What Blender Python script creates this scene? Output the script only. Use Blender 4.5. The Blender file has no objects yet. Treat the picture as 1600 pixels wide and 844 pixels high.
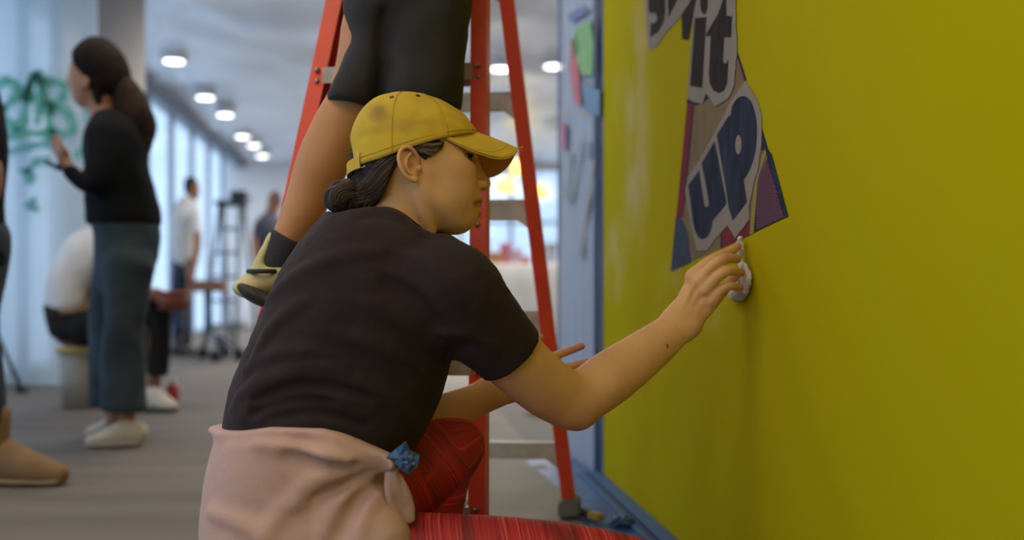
import bpy, bmesh, math, random
import numpy as np
from mathutils import Vector, Matrix, noise as mnoise

random.seed(7); np.random.seed(7)
SC = bpy.context.scene
COL = SC.collection

# ------------------------------------------------------------------ camera, world, lights, exposure
F_PX, HZ, CAM_H = 1600.0, 452.0, 0.60
cam_d = bpy.data.cameras.new('camera'); cam = bpy.data.objects.new('camera', cam_d); COL.objects.link(cam)
cam.location = (0, 0, CAM_H); cam.rotation_euler = (math.pi/2, 0, 0)
cam_d.sensor_width = 36; cam_d.lens = 36; cam_d.shift_y = (HZ-422)/1600.0
cam_d.clip_start = 0.05; cam_d.clip_end = 200
cam_d.dof.use_dof = True; cam_d.dof.focus_distance = 1.74; cam_d.dof.aperture_fstop = 1.8
SC.camera = cam

world = bpy.data.worlds.new('overcast_sky'); SC.world = world; world.use_nodes = True
wn = world.node_tree.nodes; wl = world.node_tree.links
bg = wn['Background']; bg.inputs['Color'].default_value = (0.50, 0.71, 1.0, 1); bg.inputs['Strength'].default_value = 1.75

def area_light(name, loc, rot, size, size_y, power, color):
    l = bpy.data.lights.new(name, 'AREA'); l.shape = 'RECTANGLE'; l.size = size; l.size_y = size_y
    l.energy = power; l.color = color
    o = bpy.data.objects.new(name, l); COL.objects.link(o); o.location = loc; o.rotation_euler = rot
    return o
# ceiling lamps, one of them added fill, over the working area (warm white) and the window side of the corridor
area_light('overhead_area_light', (-1.2, 1.0, 2.60), (0, 0, 0), 1.4, 1.4, 27, (1.0, 0.80, 0.56))
area_light('overhead_area_light', (-0.5, -1.1, 2.60), (0, 0, 0), 1.6, 1.4, 36, (1.0, 0.80, 0.56))  # added fill behind the camera, brightens the camera-facing sides
area_light('overhead_area_light', (-1.3, 4.0, 2.60), (0, 0, 0), 1.2, 1.2, 30, (1.0, 0.86, 0.68))
area_light('overhead_area_light', (-0.9, 8.2, 2.60), (0, 0, 0), 1.2, 2.5, 75, (1.0, 0.95, 0.90))
area_light('overhead_area_light', (-2.6, 13.5, 2.60), (0, 0, 0), 1.2, 3.0, 110, (1.0, 0.95, 0.90))
area_light('overhead_area_light', (1.2, 8.5, 2.60), (0, 0, 0), 1.6, 2.0, 100, (1.0, 0.95, 0.90))
area_light('overhead_area_light', (0.6, 13.5, 2.60), (0, 0, 0), 2.5, 3.0, 130, (1.0, 0.95, 0.90))

SC.view_settings.view_transform = 'Standard'; SC.view_settings.look = 'None'
SC.view_settings.gamma = 1.0; SC.view_settings.exposure = -0.18
SC.view_settings.use_curve_mapping = False
SC.cycles.use_denoising = True
SC.cycles.max_bounces = 8; SC.cycles.diffuse_bounces = 4; SC.cycles.transparent_max_bounces = 12

# ------------------------------------------------------------------ frames: pixel + depth -> point, corridor axes
def P3(x, y, d):
    return np.array(((x-800.0)/F_PX*d, d, CAM_H-(y-HZ)/F_PX*d))
TH = math.atan(185/1600.0); CN, SN = math.cos(TH), math.sin(TH)
def ST(s, t, z=0.0):                      # s across the corridor (right +), t along it (away +)
    return np.array((s*CN - t*SN, s*SN + t*CN, z))
WALL_S = 0.662
def on_wall(x, y, off=0.0):               # where the sight line of a pixel meets the yellow wall
    u = (x-800.0)/F_PX
    d = (WALL_S-off)/(u*CN+SN)
    return P3(x, y, d)
def floor_d(y): return CAM_H*F_PX/(y-HZ)

# ------------------------------------------------------------------ object helpers
def link_mesh(name, me, mats=None, parent=None, smooth=True):
    o = bpy.data.objects.new(name, me); COL.objects.link(o)
    if mats is not None:
        for m in (mats if isinstance(mats, (list, tuple)) else [mats]): me.materials.append(m)
    if parent is not None:
        o.parent = parent
        if parent.type == 'EMPTY': o.matrix_parent_inverse = Matrix.Translation(parent.location).inverted()
    if smooth and len(me.polygons): me.polygons.foreach_set('use_smooth', np.ones(len(me.polygons), bool))
    return o
def tag(o, label=None, cat=None, group=None, kind=None):
    if label: o['label'] = label
    if cat: o['category'] = cat
    if group: o['group'] = group
    if kind: o['kind'] = kind
    return o
def thing(name, loc, label, cat, group=None):
    o = bpy.data.objects.new(name, None); COL.objects.link(o); o.location = loc; o.empty_display_size = 0.05
    tag(o, label, cat, group)
    return o
def np_mesh(name, V, Fq):
    me = bpy.data.meshes.new(name); V = np.asarray(V, np.float32); Fq = np.asarray(Fq, np.int32)
    n, k = Fq.shape
    me.vertices.add(len(V)); me.vertices.foreach_set('co', V.ravel())
    me.loops.add(n*k); me.loops.foreach_set('vertex_index', Fq.ravel())
    me.polygons.add(n); me.polygons.foreach_set('loop_start', np.arange(0, n*k, k, dtype=np.int32))
    me.update(calc_edges=True); me.validate()
    return me
class MB:
    """collects simple shapes into one mesh"""
    def __init__(s): s.v = []; s.f = []
    def add(s, vs, fs):
        b = len(s.v); s.v += [tuple(map(float, p)) for p in vs]; s.f += [tuple(b+i for i in f) for f in fs]; return s
    def hexa(s, p):       # 8 points: bottom ring 0-3, top ring 4-7
        return s.add(p, [(3,2,1,0),(4,5,6,7),(0,1,5,4),(1,2,6,5),(2,3,7,6),(3,0,4,7)])
    def box(s, c, ax, ay, az, sx, sy, sz):
        c = np.array(c, float); ax, ay, az = [np.array(a, float) for a in (ax, ay, az)]
        ax, ay, az = ax*sx/2, ay*sy/2, az*sz/2
        return s.hexa([c-ax-ay-az, c+ax-ay-az, c+ax+ay-az, c-ax+ay-az, c-ax-ay+az, c+ax-ay+az, c+ax+ay+az, c-ax+ay+az])
    def abox(s, x0, x1, y0, y1, z0, z1):
        return s.hexa([(x0,y0,z0),(x1,y0,z0),(x1,y1,z0),(x0,y1,z0),(x0,y0,z1),(x1,y0,z1),(x1,y1,z1),(x0,y1,z1)])
    def tube(s, pts, r, n=8, cap=True, flat=None):
        pts = [np.array(p, float) for p in pts]; m = len(pts)
        r = [r]*m if np.isscalar(r) else list(r)
        T = [pts[min(i+1, m-1)]-pts[max(i-1, 0)] for i in range(m)]
        T = [t/(np.linalg.norm(t)+1e-12) for t in T]
        up = np.array((0, 0, 1.0)) if abs(T[0][2]) < .9 else np.array((1.0, 0, 0))
        u = np.cross(T[0], up); u /= np.linalg.norm(u)
        vs = []; fs = []
        for i in range(m):
            u = u - T[i]*np.dot(u, T[i]); u /= (np.linalg.norm(u)+1e-12); w = np.cross(T[i], u)
            for k in range(n):
                a = 2*math.pi*k/n
                vs.append(pts[i]+r[i]*(math.cos(a)*u+math.sin(a)*w))
        for i in range(m-1):
            for k in range(n):
                fs.append((i*n+k, i*n+(k+1) % n, (i+1)*n+(k+1) % n, (i+1)*n+k))
        if cap: fs.append(tuple(range(n-1, -1, -1))); fs.append(tuple((m-1)*n+k for k in range(n)))
        return s.add(vs, fs)
    def lathe(s, o, prof, n=24, axis=(0, 0, 1), close=False):
        o = np.array(o, float); az = np.array(axis, float); az /= np.linalg.norm(az)
        t = np.array((1., 0, 0)) if abs(az[0]) < .9 else np.array((0, 1., 0))
        ax = np.cross(t, az); ax /= np.linalg.norm(ax); ay = np.cross(az, ax)
        vs = []; fs = []
        for r, z in prof:
            for k in range(n):
                a = 2*math.pi*k/n; vs.append(o+r*(math.cos(a)*ax+math.sin(a)*ay)+z*az)
        for i in range(len(prof)-1):
            for k in range(n): fs.append((i*n+k, i*n+(k+1) % n, (i+1)*n+(k+1) % n, (i+1)*n+k))
        fs.append(tuple(range(n-1, -1, -1))); fs.append(tuple((len(prof)-1)*n+k for k in range(n)))
        return s.add(vs, fs)
    def poly(s, pts, nrm, th):    # flat polygon with thickness along nrm
        pts = [np.array(p, float) for p in pts]; nrm = np.array(nrm, float); n = len(pts)
        vs = [p for p in pts]+[p+nrm*th for p in pts]
        fs = [tuple(range(n)), tuple(range(2*n-1, n-1, -1))]+[(i, i+n, (i+1) % n+n, (i+1) % n) for i in range(n)]
        return s.add(vs, fs)
    def build(s, name, mats, parent=None, smooth=False, bevel=0.0):
        me = bpy.data.meshes.new(name); me.from_pydata(s.v, [], s.f)
        bm = bmesh.new(); bm.from_mesh(me); bmesh.ops.recalc_face_normals(bm, faces=bm.faces)
        if bevel: bmesh.ops.bevel(bm, geom=bm.edges[:], offset=bevel, segments=2, affect='EDGES', clamp_overlap=True)
        bm.to_mesh(me); bm.free()
        return link_mesh(name, me, mats, parent, smooth)
# ------------------------------------------------------------------ materials
def mat(name, col, rough=0.6, metal=0.0, var=0.0, vscale=8.0, bump=0.0, bscale=60.0, stretch=(1, 1, 1), spec=0.5, sss=0.0, emit=None, coat=0.0, col2=None, sheen=0.0):
    m = bpy.data.materials.new(name); m.use_nodes = True
    nt = m.node_tree; N = nt.nodes; L = nt.links; b = N['Principled BSDF']
    b.inputs['Roughness'].default_value = rough; b.inputs['Metallic'].default_value = metal
    b.inputs['Specular IOR Level'].default_value = spec
    b.inputs['Base Color'].default_value = (*col, 1)
    if coat: b.inputs['Coat Weight'].default_value = coat
    if sheen: b.inputs['Sheen Weight'].default_value = sheen
    if sss:
        b.inputs['Subsurface Weight'].default_value = sss
        b.inputs['Subsurface Radius'].default_value = (0.012, 0.004, 0.002); b.inputs['Subsurface Scale'].default_value = 0.5
    if emit: b.inputs['Emission Color'].default_value = (*emit[0], 1); b.inputs['Emission Strength'].default_value = emit[1]
    if var or bump or col2:
        tc = N.new('ShaderNodeTexCoord'); mp = N.new('ShaderNodeMapping'); mp.inputs['Scale'].default_value = stretch
        L.new(tc.outputs['Object'], mp.inputs['Vector'])
        if var or col2:
            n = N.new('ShaderNodeTexNoise'); n.inputs['Scale'].default_value = vscale; n.inputs['Detail'].default_value = 4
            L.new(mp.outputs['Vector'], n.inputs['Vector'])
            r = N.new('ShaderNodeValToRGB'); r.color_ramp.elements[0].position = 0.3; r.color_ramp.elements[1].position = 0.7
            c2 = col2 if col2 else tuple(min(1, c*(1+var)) for c in col)
            c1 = col if col2 else tuple(c*(1-var) for c in col)
            r.color_ramp.elements[0].color = (*c1, 1); r.color_ramp.elements[1].color = (*c2, 1)
            L.new(n.outputs['Fac'], r.inputs['Fac']); L.new(r.outputs['Color'], b.inputs['Base Color'])
        if bump:
            n2 = N.new('ShaderNodeTexNoise'); n2.inputs['Scale'].default_value = bscale; n2.inputs['Detail'].default_value = 5
            L.new(mp.outputs['Vector'], n2.inputs['Vector'])
            bp = N.new('ShaderNodeBump'); bp.inputs['Strength'].default_value = bump; bp.inputs['Distance'].default_value = 0.01
            L.new(n2.outputs['Fac'], bp.inputs['Height']); L.new(bp.outputs['Normal'], b.inputs['Normal'])
    return m
def attr_mix(m, attr, col):
    """mix a second own colour in where the float attribute says (lips, stubble, stains)"""
    nt = m.node_tree; N = nt.nodes; L = nt.links; b = N['Principled BSDF']
    a = N.new('ShaderNodeAttribute'); a.attribute_name = attr
    mx = N.new('ShaderNodeMix'); mx.data_type = 'RGBA'
    src = b.inputs['Base Color']
    if src.is_linked: L.new(src.links[0].from_socket, mx.inputs['A'])
    else: mx.inputs['A'].default_value = src.default_value
    mx.inputs['B'].default_value = (*col, 1)
    L.new(a.outputs['Fac'], mx.inputs['Factor']); L.new(mx.outputs['Result'], b.inputs['Base Color'])
    return m
def set_attr(o, name, vals):
    a = o.data.attributes.new(name, 'FLOAT', 'POINT'); a.data.foreach_set('value', np.asarray(vals, np.float32))

# ------------------------------------------------------------------ signed-distance modelling: smooth blends of tapered lofts
def crom(arr, sub):
    arr = np.asarray(arr, float); n = len(arr)
    if n < 3 or sub <= 1: 
        return arr
    out = []
    for i in range(n-1):
        p0, p1, p2, p3 = arr[max(i-1, 0)], arr[i], arr[i+1], arr[min(i+2, n-1)]
        for k in range(sub):
            t = k/sub
            out.append(0.5*((2*p1)+(-p0+p2)*t+(2*p0-5*p1+4*p2-p3)*t*t+(-p0+3*p1-3*p2+p3)*t**3))
    out.append(arr[-1]); return np.array(out)
class Loft:
    def __init__(s, C, U, V, w, h, e=2.0):
        s.C, s.U, s.V, s.w, s.h, s.e = [np.asarray(a, float) for a in (C, U, V, w, h)]+[e]
        A, B = s.C[:-1], s.C[1:]
        s.mid = (A+B)/2; s.rad = np.linalg.norm(B-A, axis=1)/2 + np.maximum(np.maximum(s.w[:-1], s.w[1:]), np.maximum(s.h[:-1], s.h[1:]))
        if e > 2: s.rad *= 1.25
    def bounds(s): return (s.mid-s.rad[:, None]).min(0), (s.mid+s.rad[:, None]).max(0)
    def ev(s, P, c, R):
        if c is None: idx = range(len(s.mid))
        else: idx = np.nonzero(np.linalg.norm(s.mid-c, axis=1)-s.rad < R)[0]
        best = None
        for i in idx:
            a = s.C[i]; ab = s.C[i+1]-a; l2 = ab@ab+1e-12; l = math.sqrt(l2)
            q = P-a; t = np.clip((q@ab)/l2, 0, 1)
            q = q-t[:, None]*ab
            w = s.w[i]+(s.w[i+1]-s.w[i])*t; h = s.h[i]+(s.h[i+1]-s.h[i])*t
            u0, u1, v0, v1 = s.U[i], s.U[i+1], s.V[i], s.V[i+1]
            x = (q@u0*(1-t)+q@u1*t)/w; y = (q@v0*(1-t)+q@v1*t)/h
            mn = np.minimum(w, h); z = (q@(ab/l))/mn
            if s.e == 2: r = np.sqrt(x*x+y*y+z*z)
            else: r = ((np.abs(x)**s.e+np.abs(y)**s.e)**(2/s.e)+z*z)**0.5
            d = (r-1)*mn
            best = d if best is None else np.minimum(best, d)
        return best
class Ell:
    def __init__(s, c, r, M=None):
        s.c = np.asarray(c, float); s.r = np.asarray(r, float); s.M = np.eye(3) if M is None else np.asarray(M, float)  # rows = axes
    def bounds(s): return s.c-s.r.max(), s.c+s.r.max()
    def ev(s, P, c, R):
        if c is not None and np.linalg.norm(s.c-c)-s.r.max() > R: return None
        q = (P-s.c)@s.M.T
        k0 = np.sqrt(((q/s.r)**2).sum(1)); k1 = np.sqrt(((q/s.r**2)**2).sum(1))+1e-9
        return k0*(k0-1)/k1
class Plane:      # d > 0 on the +n side
    def __init__(s, p, n): s.p = np.asarray(p, float); n = np.asarray(n, float); s.n = n/np.linalg.norm(n)
    def bounds(s): return None
    def ev(s, P, c, R): return (P-s.p)@s.n
class Field:
    def __init__(s): s.ops = []
    def add(s, p, k=0.01): s.ops.append((p, 'u', k)); return s
    def sub(s, p, k=0.005): s.ops.append((p, 's', k)); return s
    def cut(s, p, n, k=0.004): s.ops.append((Plane(p, n), 'i', k)); return s     # keeps the side n points away from
    def ev(s, P, c=None, R=0):
        d = np.full(len(P), 0.5)
        for p, op, k in s.ops:
            e = p.ev(P, c, R+k)
            if e is None: continue
            if op == 'u':
                h = np.maximum(k-np.abs(d-e), 0)/k; d = np.minimum(d, e)-h*h*k*0.25
            else:
                if op == 's': e = -e
                h = np.maximum(k-np.abs(d-e), 0)/k; d = np.maximum(d, e)+h*h*k*0.25
        return d
    def bounds(s):
        lo, hi = [], []
        for p, op, k in s.ops:
            if op == 'u': a, b = p.bounds(); lo.append(a); hi.append(b)
        return np.min(lo, 0), np.max(hi, 0)
    def march(s, px, d0=0.8, d1=3.0):
        """first hit of the sight lines through pixels"""
        px = np.asarray(px, float); D = np.stack([(px[:, 0]-800)/F_PX, np.ones(len(px)), -(px[:, 1]-HZ)/F_PX], 1)
        O = np.array((0, 0, CAM_H)); L = np.linalg.norm(D, axis=1); t = np.full(len(px), d0)
        for _ in range(90):
            e = s.ev(O+D*t[:, None]); t = np.minimum(t+np.clip(e, -0.02, 0.08)*0.7/L, d1)
        return O+D*t[:, None], np.abs(e) < 0.004
def mesh_field(name, fld, s, mats, parent=None, relax=1, clip=None):
    lo, hi = fld.bounds(); lo = lo-2*s; hi = hi+2*s
    if clip is not None: lo = np.maximum(lo, clip[0]); hi = np.minimum(hi, clip[1])
    B = 12
    nb = np.ceil((hi-lo)/(s*B)).astype(int)+0; dims = nb*B
    vals = np.empty(dims, np.float32)
    g = np.stack(np.meshgrid(*[np.arange(B)]*3, indexing='ij'), -1).reshape(-1, 3)*s
    bi = np.stack(np.meshgrid(*[np.arange(n) for n in nb], indexing='ij'), -1).reshape(-1, 3)
    cen = lo+(bi*B+(B-1)/2)*s; hd = math.sqrt(3)*(B/2)*s
    cv = np.concatenate([fld.ev(ch) for ch in np.array_split(cen, max(1, len(cen)//4000))])
    for b, c, v in zip(bi, cen, cv):
        sl = tuple(slice(x*B, x*B+B) for x in b)
        if abs(v) > hd*1.35+0.012: vals[sl] = v; continue
        vals[sl] = fld.ev(lo+b*B*s+g, c, hd+0.01).reshape(B, B, B)
    ins = vals < 0
    cs = np.zeros(dims-1, np.uint8)
    for dx in (0, 1):
        for dy in (0, 1):
            for dz in (0, 1):
                cs += ins[dx:dims[0]-1+dx, dy:dims[1]-1+dy, dz:dims[2]-1+dz]
    cells = np.argwhere((cs > 0) & (cs < 8)); n = len(cells)
    idx = np.full(dims-1, -1, np.int32); idx[tuple(cells.T)] = np.arange(n)
    corner = [(a, b_, c) for a in (0, 1) for b_ in (0, 1) for c in (0, 1)]
    cvv = {k: vals[cells[:, 0]+k[0], cells[:, 1]+k[1], cells[:, 2]+k[2]] for k in corner}
    acc = np.zeros((n, 3)); cnt = np.zeros(n)
    for k in corner:
        for ax in range(3):
            if k[ax]: continue
            k2 = list(k); k2[ax] = 1; a, b_ = cvv[k], cvv[tuple(k2)]
            m = (a < 0) != (b_ < 0); t = np.where(m, a/np.where(m, a-b_, 1), 0)
            p = np.tile(np.array(k, float), (n, 1)); p[:, ax] += t
            acc += p*m[:, None]; cnt += m
    V = lo+(cells+acc/cnt[:, None])*s
    quads = []
    for ax in range(3):
        o1, o2 = [(1, 2), (2, 0), (0, 1)][ax]
        a = [slice(None)]*3; b_ = [slice(None)]*3; a[ax] = slice(0, -1); b_[ax] = slice(1, None)
        ia, ib = ins[tuple(a)], ins[tuple(b_)]
        e = np.argwhere(ia != ib); e = e[(e[:, o1] > 0) & (e[:, o2] > 0) & (e[:, o1] < dims[o1]-1) & (e[:, o2] < dims[o2]-1)]
        fl = ia[tuple(e.T)]
        def cid(d1, d2):
            q = e.copy(); q[:, o1] -= d1; q[:, o2] -= d2; return idx[tuple(q.T)]
        q = np.stack([cid(1, 1), cid(0, 1), cid(0, 0), cid(1, 0)], 1)
        q[~fl] = q[~fl][:, ::-1]; quads.append(q)
    Q = np.concatenate(quads); Q = Q[(Q >= 0).all(1)]
    for _ in range(relax):
        S = np.zeros_like(V); c = np.zeros(len(V))
        for i in range(4):
            j = Q[:, (i+1) % 4]; np.add.at(S, Q[:, i], V[j]); np.add.at(c, Q[:, i], 1)
            np.add.at(S, j, V[Q[:, i]]); np.add.at(c, j, 1)
        V = V*0.5+0.5*S/np.maximum(c, 1)[:, None]
    return link_mesh(name, np_mesh(name, V, Q), mats, parent)
def coords(o):
    a = np.empty(len(o.data.vertices)*3, np.float32); o.data.vertices.foreach_get('co', a); return a.reshape(-1, 3).astype(float)
def normals(o):
    a = np.empty(len(o.data.vertices)*3, np.float32); o.data.vertices.foreach_get('normal', a); return a.reshape(-1, 3).astype(float)
def displace(o, fn):
    c = coords(o); n = normals(o); d = fn(c, n); c = c+n*d[:, None]
    o.data.vertices.foreach_set('co', c.astype(np.float32).ravel()); o.data.update()
def fbm(P, sc, oct=3, seed=0.0):
    out = np.empty(len(P))
    for i, p in enumerate(P*sc+seed): out[i] = mnoise.fractal(p, 1.0, 2.0, oct)
    return out
def refine(o, fld, zone, steps=2):
    """subdivide the quads of a zone once and pull its vertices onto the exact surface"""
    me = o.data; bm = bmesh.new(); bm.from_mesh(me); co = np.array([v.co[:] for v in bm.verts]); z = zone(co)
    fs = [f for f in bm.faces if all(z[v.index] for v in f.verts)]
    bmesh.ops.subdivide_edges(bm, edges=list({e for f in fs for e in f.edges}), cuts=1, use_grid_fill=True)
    bmesh.ops.triangulate(bm, faces=[f for f in bm.faces if len(f.verts) > 4])
    bm.to_mesh(me); bm.free(); c = coords(o); i = np.nonzero(zone(c))[0]; P = c[i]; ctr = P.mean(0); h = .0006
    K = np.array(((1, -1, -1), (-1, -1, 1), (-1, 1, -1), (1, 1, 1)), float)
    key = np.floor(P/.03).astype(int); _, inv = np.unique(key, axis=0, return_inverse=True); inv = inv.ravel(); order = np.argsort(inv, kind='stable')
    for ch in np.split(order, np.nonzero(np.diff(inv[order]))[0]+1):
        Q = P[ch]; cc = Q.mean(0)
        for _ in range(steps):
            g = np.zeros_like(Q); d = np.zeros(len(Q))
            for k_ in K: e = fld.ev(Q+k_*h, cc, .04); g += k_*e[:, None]; d += e/4
            g /= 4*h; Q = Q-np.clip(d, -.002, .002)[:, None]*g/np.maximum((g*g).sum(1), .2)[:, None]
        P[ch] = Q
    c[i] = P; me.vertices.foreach_set('co', c.astype(np.float32).ravel()); me.update()
    me.polygons.foreach_set('use_smooth', np.ones(len(me.polygons), bool))
def LP(nodes, sub=5, e=2.0, roll=None):
    """loft from (x, y, d, half width in pixels across the run, half depth in metres)"""
    a = crom(np.array([n[:5] for n in nodes], float), sub)
    C = np.array([P3(*r[:3]) for r in a]); n = len(C)
    T = np.gradient(C, axis=0) if n > 2 else np.repeat((C[1:]-C[:1]), n, 0)
    view = C-np.array((0, 0, CAM_H)); view /= np.linalg.norm(view, axis=1)[:, None]
    T /= np.linalg.norm(T, axis=1)[:, None]
    U = np.cross(T, view); ln = np.linalg.norm(U, axis=1)
    for i in range(n):
        if ln[i] < 0.15: U[i] = np.array((1., 0, 0)) if i == 0 else U[i-1]
    U /= np.linalg.norm(U, axis=1)[:, None]; V = np.cross(U, T)
    return Loft(C, U, V, a[:, 3]/F_PX*a[:, 2], a[:, 4], e)
def LW(nodes, sub=5, e=2.0, uref=(0, 1, 0)):
    """loft from world (x, y, z, half u, half v); u stays near uref"""
    a = crom(np.array(nodes, float), sub); C = a[:, :3]; n = len(C)
    T = np.gradient(C, axis=0) if n > 2 else np.repeat((C[1:]-C[:1]), n, 0)
    T /= np.linalg.norm(T, axis=1)[:, None]
    U = np.array(uref, float)-T*(T@np.array(uref, float))[:, None]; U /= np.linalg.norm(U, axis=1)[:, None]
    return Loft(C, U, np.cross(T, U), a[:, 3], a[:, 4], e)
def field(lofts, k=0.02):
    f = Field()
    for l in lofts: f.add(l, k)
    return f
# ------------------------------------------------------------------ the setting
M_yellow = mat('yellow_wall_paint', (0.455, 0.375, 0.003), 0.8, var=0.05, vscale=1.2, bump=0.04, bscale=90, spec=0.02)
M_blue_tape = mat('blue_masking_tape', (0.035, 0.115, 0.30), 0.5, var=0.15, vscale=20, bump=0.25, bscale=45)
M_blue_film = mat('blue_masking_film', (0.030, 0.10, 0.27), 0.45, var=0.25, vscale=9, bump=0.35, bscale=22)
M_blue_dark2 = mat('dark_blue_tape', (0.030, 0.045, 0.13), 0.5)
M_blue_dark = mat('blue_tape_dark_line', (0.02, 0.05, 0.14), 0.5)  # dark blue line between the two floor tape strips
M_ceil = mat('ceiling_plastic_white', (0.80, 0.82, 0.86), 0.28, var=0.10, vscale=1.2, bump=0.9, bscale=1.6, spec=.7)
M_wall = mat('painted_wall_white', (0.66, 0.64, 0.62), 0.7, var=0.04, vscale=2)
M_col = mat('column_grey_white', (0.46, 0.42, 0.39), 0.6, var=0.05, vscale=2, bump=0.15, bscale=5)
M_mull = mat('mullion_grey_metal', (0.20, 0.23, 0.27), 0.5, 0.3)
M_floor = mat('floor_paper_brown', (0.118, 0.097, 0.079), 0.7, spec=.3, col2=(0.165, 0.139, 0.116), vscale=2.2, bump=0.12, bscale=14, stretch=(0.35, 3.0, 1))
# yellow paint with rubbed pale patches low on the pigment
def yellow_patches(m):
    nt = m.node_tree; N = nt.nodes; L = nt.links; b = N['Principled BSDF']
    a = N.new('ShaderNodeAttribute'); a.attribute_name = 'rubbed'
    tc = N.new('ShaderNodeTexCoord'); n = N.new('ShaderNodeTexNoise'); n.inputs['Scale'].default_value = 7; n.inputs['Detail'].default_value = 5
    L.new(tc.outputs['Object'], n.inputs['Vector'])
    r = N.new('ShaderNodeMapRange'); r.inputs['From Min'].default_value = .35; r.inputs['From Max'].default_value = .65; L.new(n.outputs['Fac'], r.inputs['Value'])
    mu = N.new('ShaderNodeMath'); mu.operation = 'MULTIPLY'; L.new(a.outputs['Fac'], mu.inputs[0]); L.new(r.outputs['Result'], mu.inputs[1])
    mx = N.new('ShaderNodeMix'); mx.data_type = 'RGBA'; L.new(b.inputs['Base Color'].links[0].from_socket, mx.inputs['A']); mx.inputs['B'].default_value = (.58, .48, .22, 1)
    L.new(mu.outputs[0], mx.inputs['Factor']); L.new(mx.outputs['Result'], b.inputs['Base Color'])
yellow_patches(M_yellow)
def plastic(name, col, alpha, rough=.25):
    """clear builder's plastic: part see-through, part scattering light both ways"""
    m = bpy.data.materials.new(name); m.use_nodes = True; nt = m.node_tree; N = nt.nodes; L = nt.links; N.remove(N['Principled BSDF']); out = N['Material Output']
    t = N.new('ShaderNodeBsdfTransparent'); tr = N.new('ShaderNodeBsdfTranslucent'); di = N.new('ShaderNodeBsdfDiffuse'); gl = N.new('ShaderNodeBsdfGlossy'); gl.inputs['Roughness'].default_value = rough
    for x in (tr, di): x.inputs['Color'].default_value = (*col, 1)
    tc = N.new('ShaderNodeTexCoord'); n = N.new('ShaderNodeTexNoise'); n.inputs['Scale'].default_value = 6; bp = N.new('ShaderNodeBump'); bp.inputs['Strength'].default_value = .4; bp.inputs['Distance'].default_value = .02
    L.new(tc.outputs['Object'], n.inputs['Vector']); L.new(n.outputs['Fac'], bp.inputs['Height'])
    for x in (di, gl): L.new(bp.outputs['Normal'], x.inputs['Normal'])
    a = N.new('ShaderNodeMixShader'); a.inputs[0].default_value = .5; L.new(tr.outputs[0], a.inputs[1]); L.new(di.outputs[0], a.inputs[2])
    b = N.new('ShaderNodeMixShader'); b.inputs[0].default_value = alpha; L.new(t.outputs[0], b.inputs[1]); L.new(a.outputs[0], b.inputs[2])
    c = N.new('ShaderNodeMixShader'); c.inputs[0].default_value = .07; L.new(b.outputs[0], c.inputs[1]); L.new(gl.outputs[0], c.inputs[2]); L.new(c.outputs[0], out.inputs['Surface'])
    return m
M_sheet = plastic('clear_plastic_sheet', (0.72, 0.84, 0.92), .85)
M_wrap = plastic('milky_plastic_sheet', (0.62, 0.72, 0.88), .93)
M_glass = plastic('window_glass', (0.72, 0.84, 0.94), .12, .05)

def slab(name, s0, s1, t0, t1, z0, z1, m, parent=None, kind='structure'):
    mb = MB(); mb.hexa([ST(s0, t0, z0), ST(s1, t0, z0), ST(s1, t1, z0), ST(s0, t1, z0), ST(s0, t0, z1), ST(s1, t0, z1), ST(s1, t1, z1), ST(s0, t1, z1)])
    o = mb.build(name, m, parent)
    if kind and parent is None: o['kind'] = kind
    return o
H_C = 2.70
slab('floor', -2.7, 4.2, -3.0, 17.3, -.05, 0, M_floor)
# ceiling draped with plastic: a rumpled sheet
n1, n2 = 70, 150; V = []; Q = []
for i in range(n1+1):
    for j in range(n2+1):
        s_, t_ = -2.7+6.9*i/n1, -2.7+20.0*j/n2; a = .10*mnoise.fractal(Vector((s_*.8, t_*.40, 0)), 1, 2, 3)+.10*abs(mnoise.noise(Vector((s_*.5+t_*.35, t_*.3, 4))))
        V.append(ST(s_, t_, H_C+max(a, -.02)-.01))
for i in range(n1):
    for j in range(n2): k = i*(n2+1)+j; Q.append((k, k+1, k+n2+2, k+n2+1))
o = link_mesh('ceiling', np_mesh('ceiling', V, Q), M_ceil); o['kind'] = 'structure'
md = o.modifiers.new('thickness', 'SOLIDIFY'); md.thickness = .02; md.offset = -1 if o.data.polygons[0].normal.z < 0 else 1
# yellow wall: finely gridded face so the rubbed patches have a place
nu_, nv_ = 120, 60; V = []; Q = []
for j in range(nv_+1):
    for i in range(nu_+1): V.append(ST(WALL_S, -2.0+5.225*i/nu_, 2.70*j/nv_))
for j in range(nv_):
    for i in range(nu_): k = j*(nu_+1)+i; Q.append((k, k+nu_+1, k+nu_+2, k+1))
b0 = len(V); V += [ST(WALL_S+.10, t_, z_) for z_ in (0, 2.7) for t_ in (-2, 3.225)]
e_ = [0, nu_, nv_*(nu_+1), nv_*(nu_+1)+nu_]
Q += [(b0, b0+1, b0+3, b0+2), (e_[0], b0, b0+2, e_[2]), (e_[1], e_[3], b0+3, b0+1), (e_[2], b0+2, b0+3, e_[3])]
yw = link_mesh('wall_right', np_mesh('wall_right', V, Q), M_yellow, None, False); yw['kind'] = 'structure'
c = coords(yw); rb = np.zeros(len(c))
for x, y, r1, r2, w in ((992, 235, .10, .26, .95), (960, 405, .09, .12, .8), (1000, 60, .07, .14, .7), (1050, 470, .07, .09, .45), (1110, 470, .05, .06, .35), (965, 150, .05, .08, .3)):
    p = on_wall(x, y); d_ = np.sqrt((((c[:, 1]-p[1])/r1)/1.6)**2+((c[:, 2]-p[2])/r2)**2); rb = np.maximum(rb, w*np.clip(1.3-d_, 0, 1))
set_attr(yw, 'rubbed', rb)
slab('trim_1', WALL_S-.002, WALL_S+.102, 3.200, 3.240, 0, 2.70, M_blue_tape)              # blue tape down the end of the wall
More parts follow.
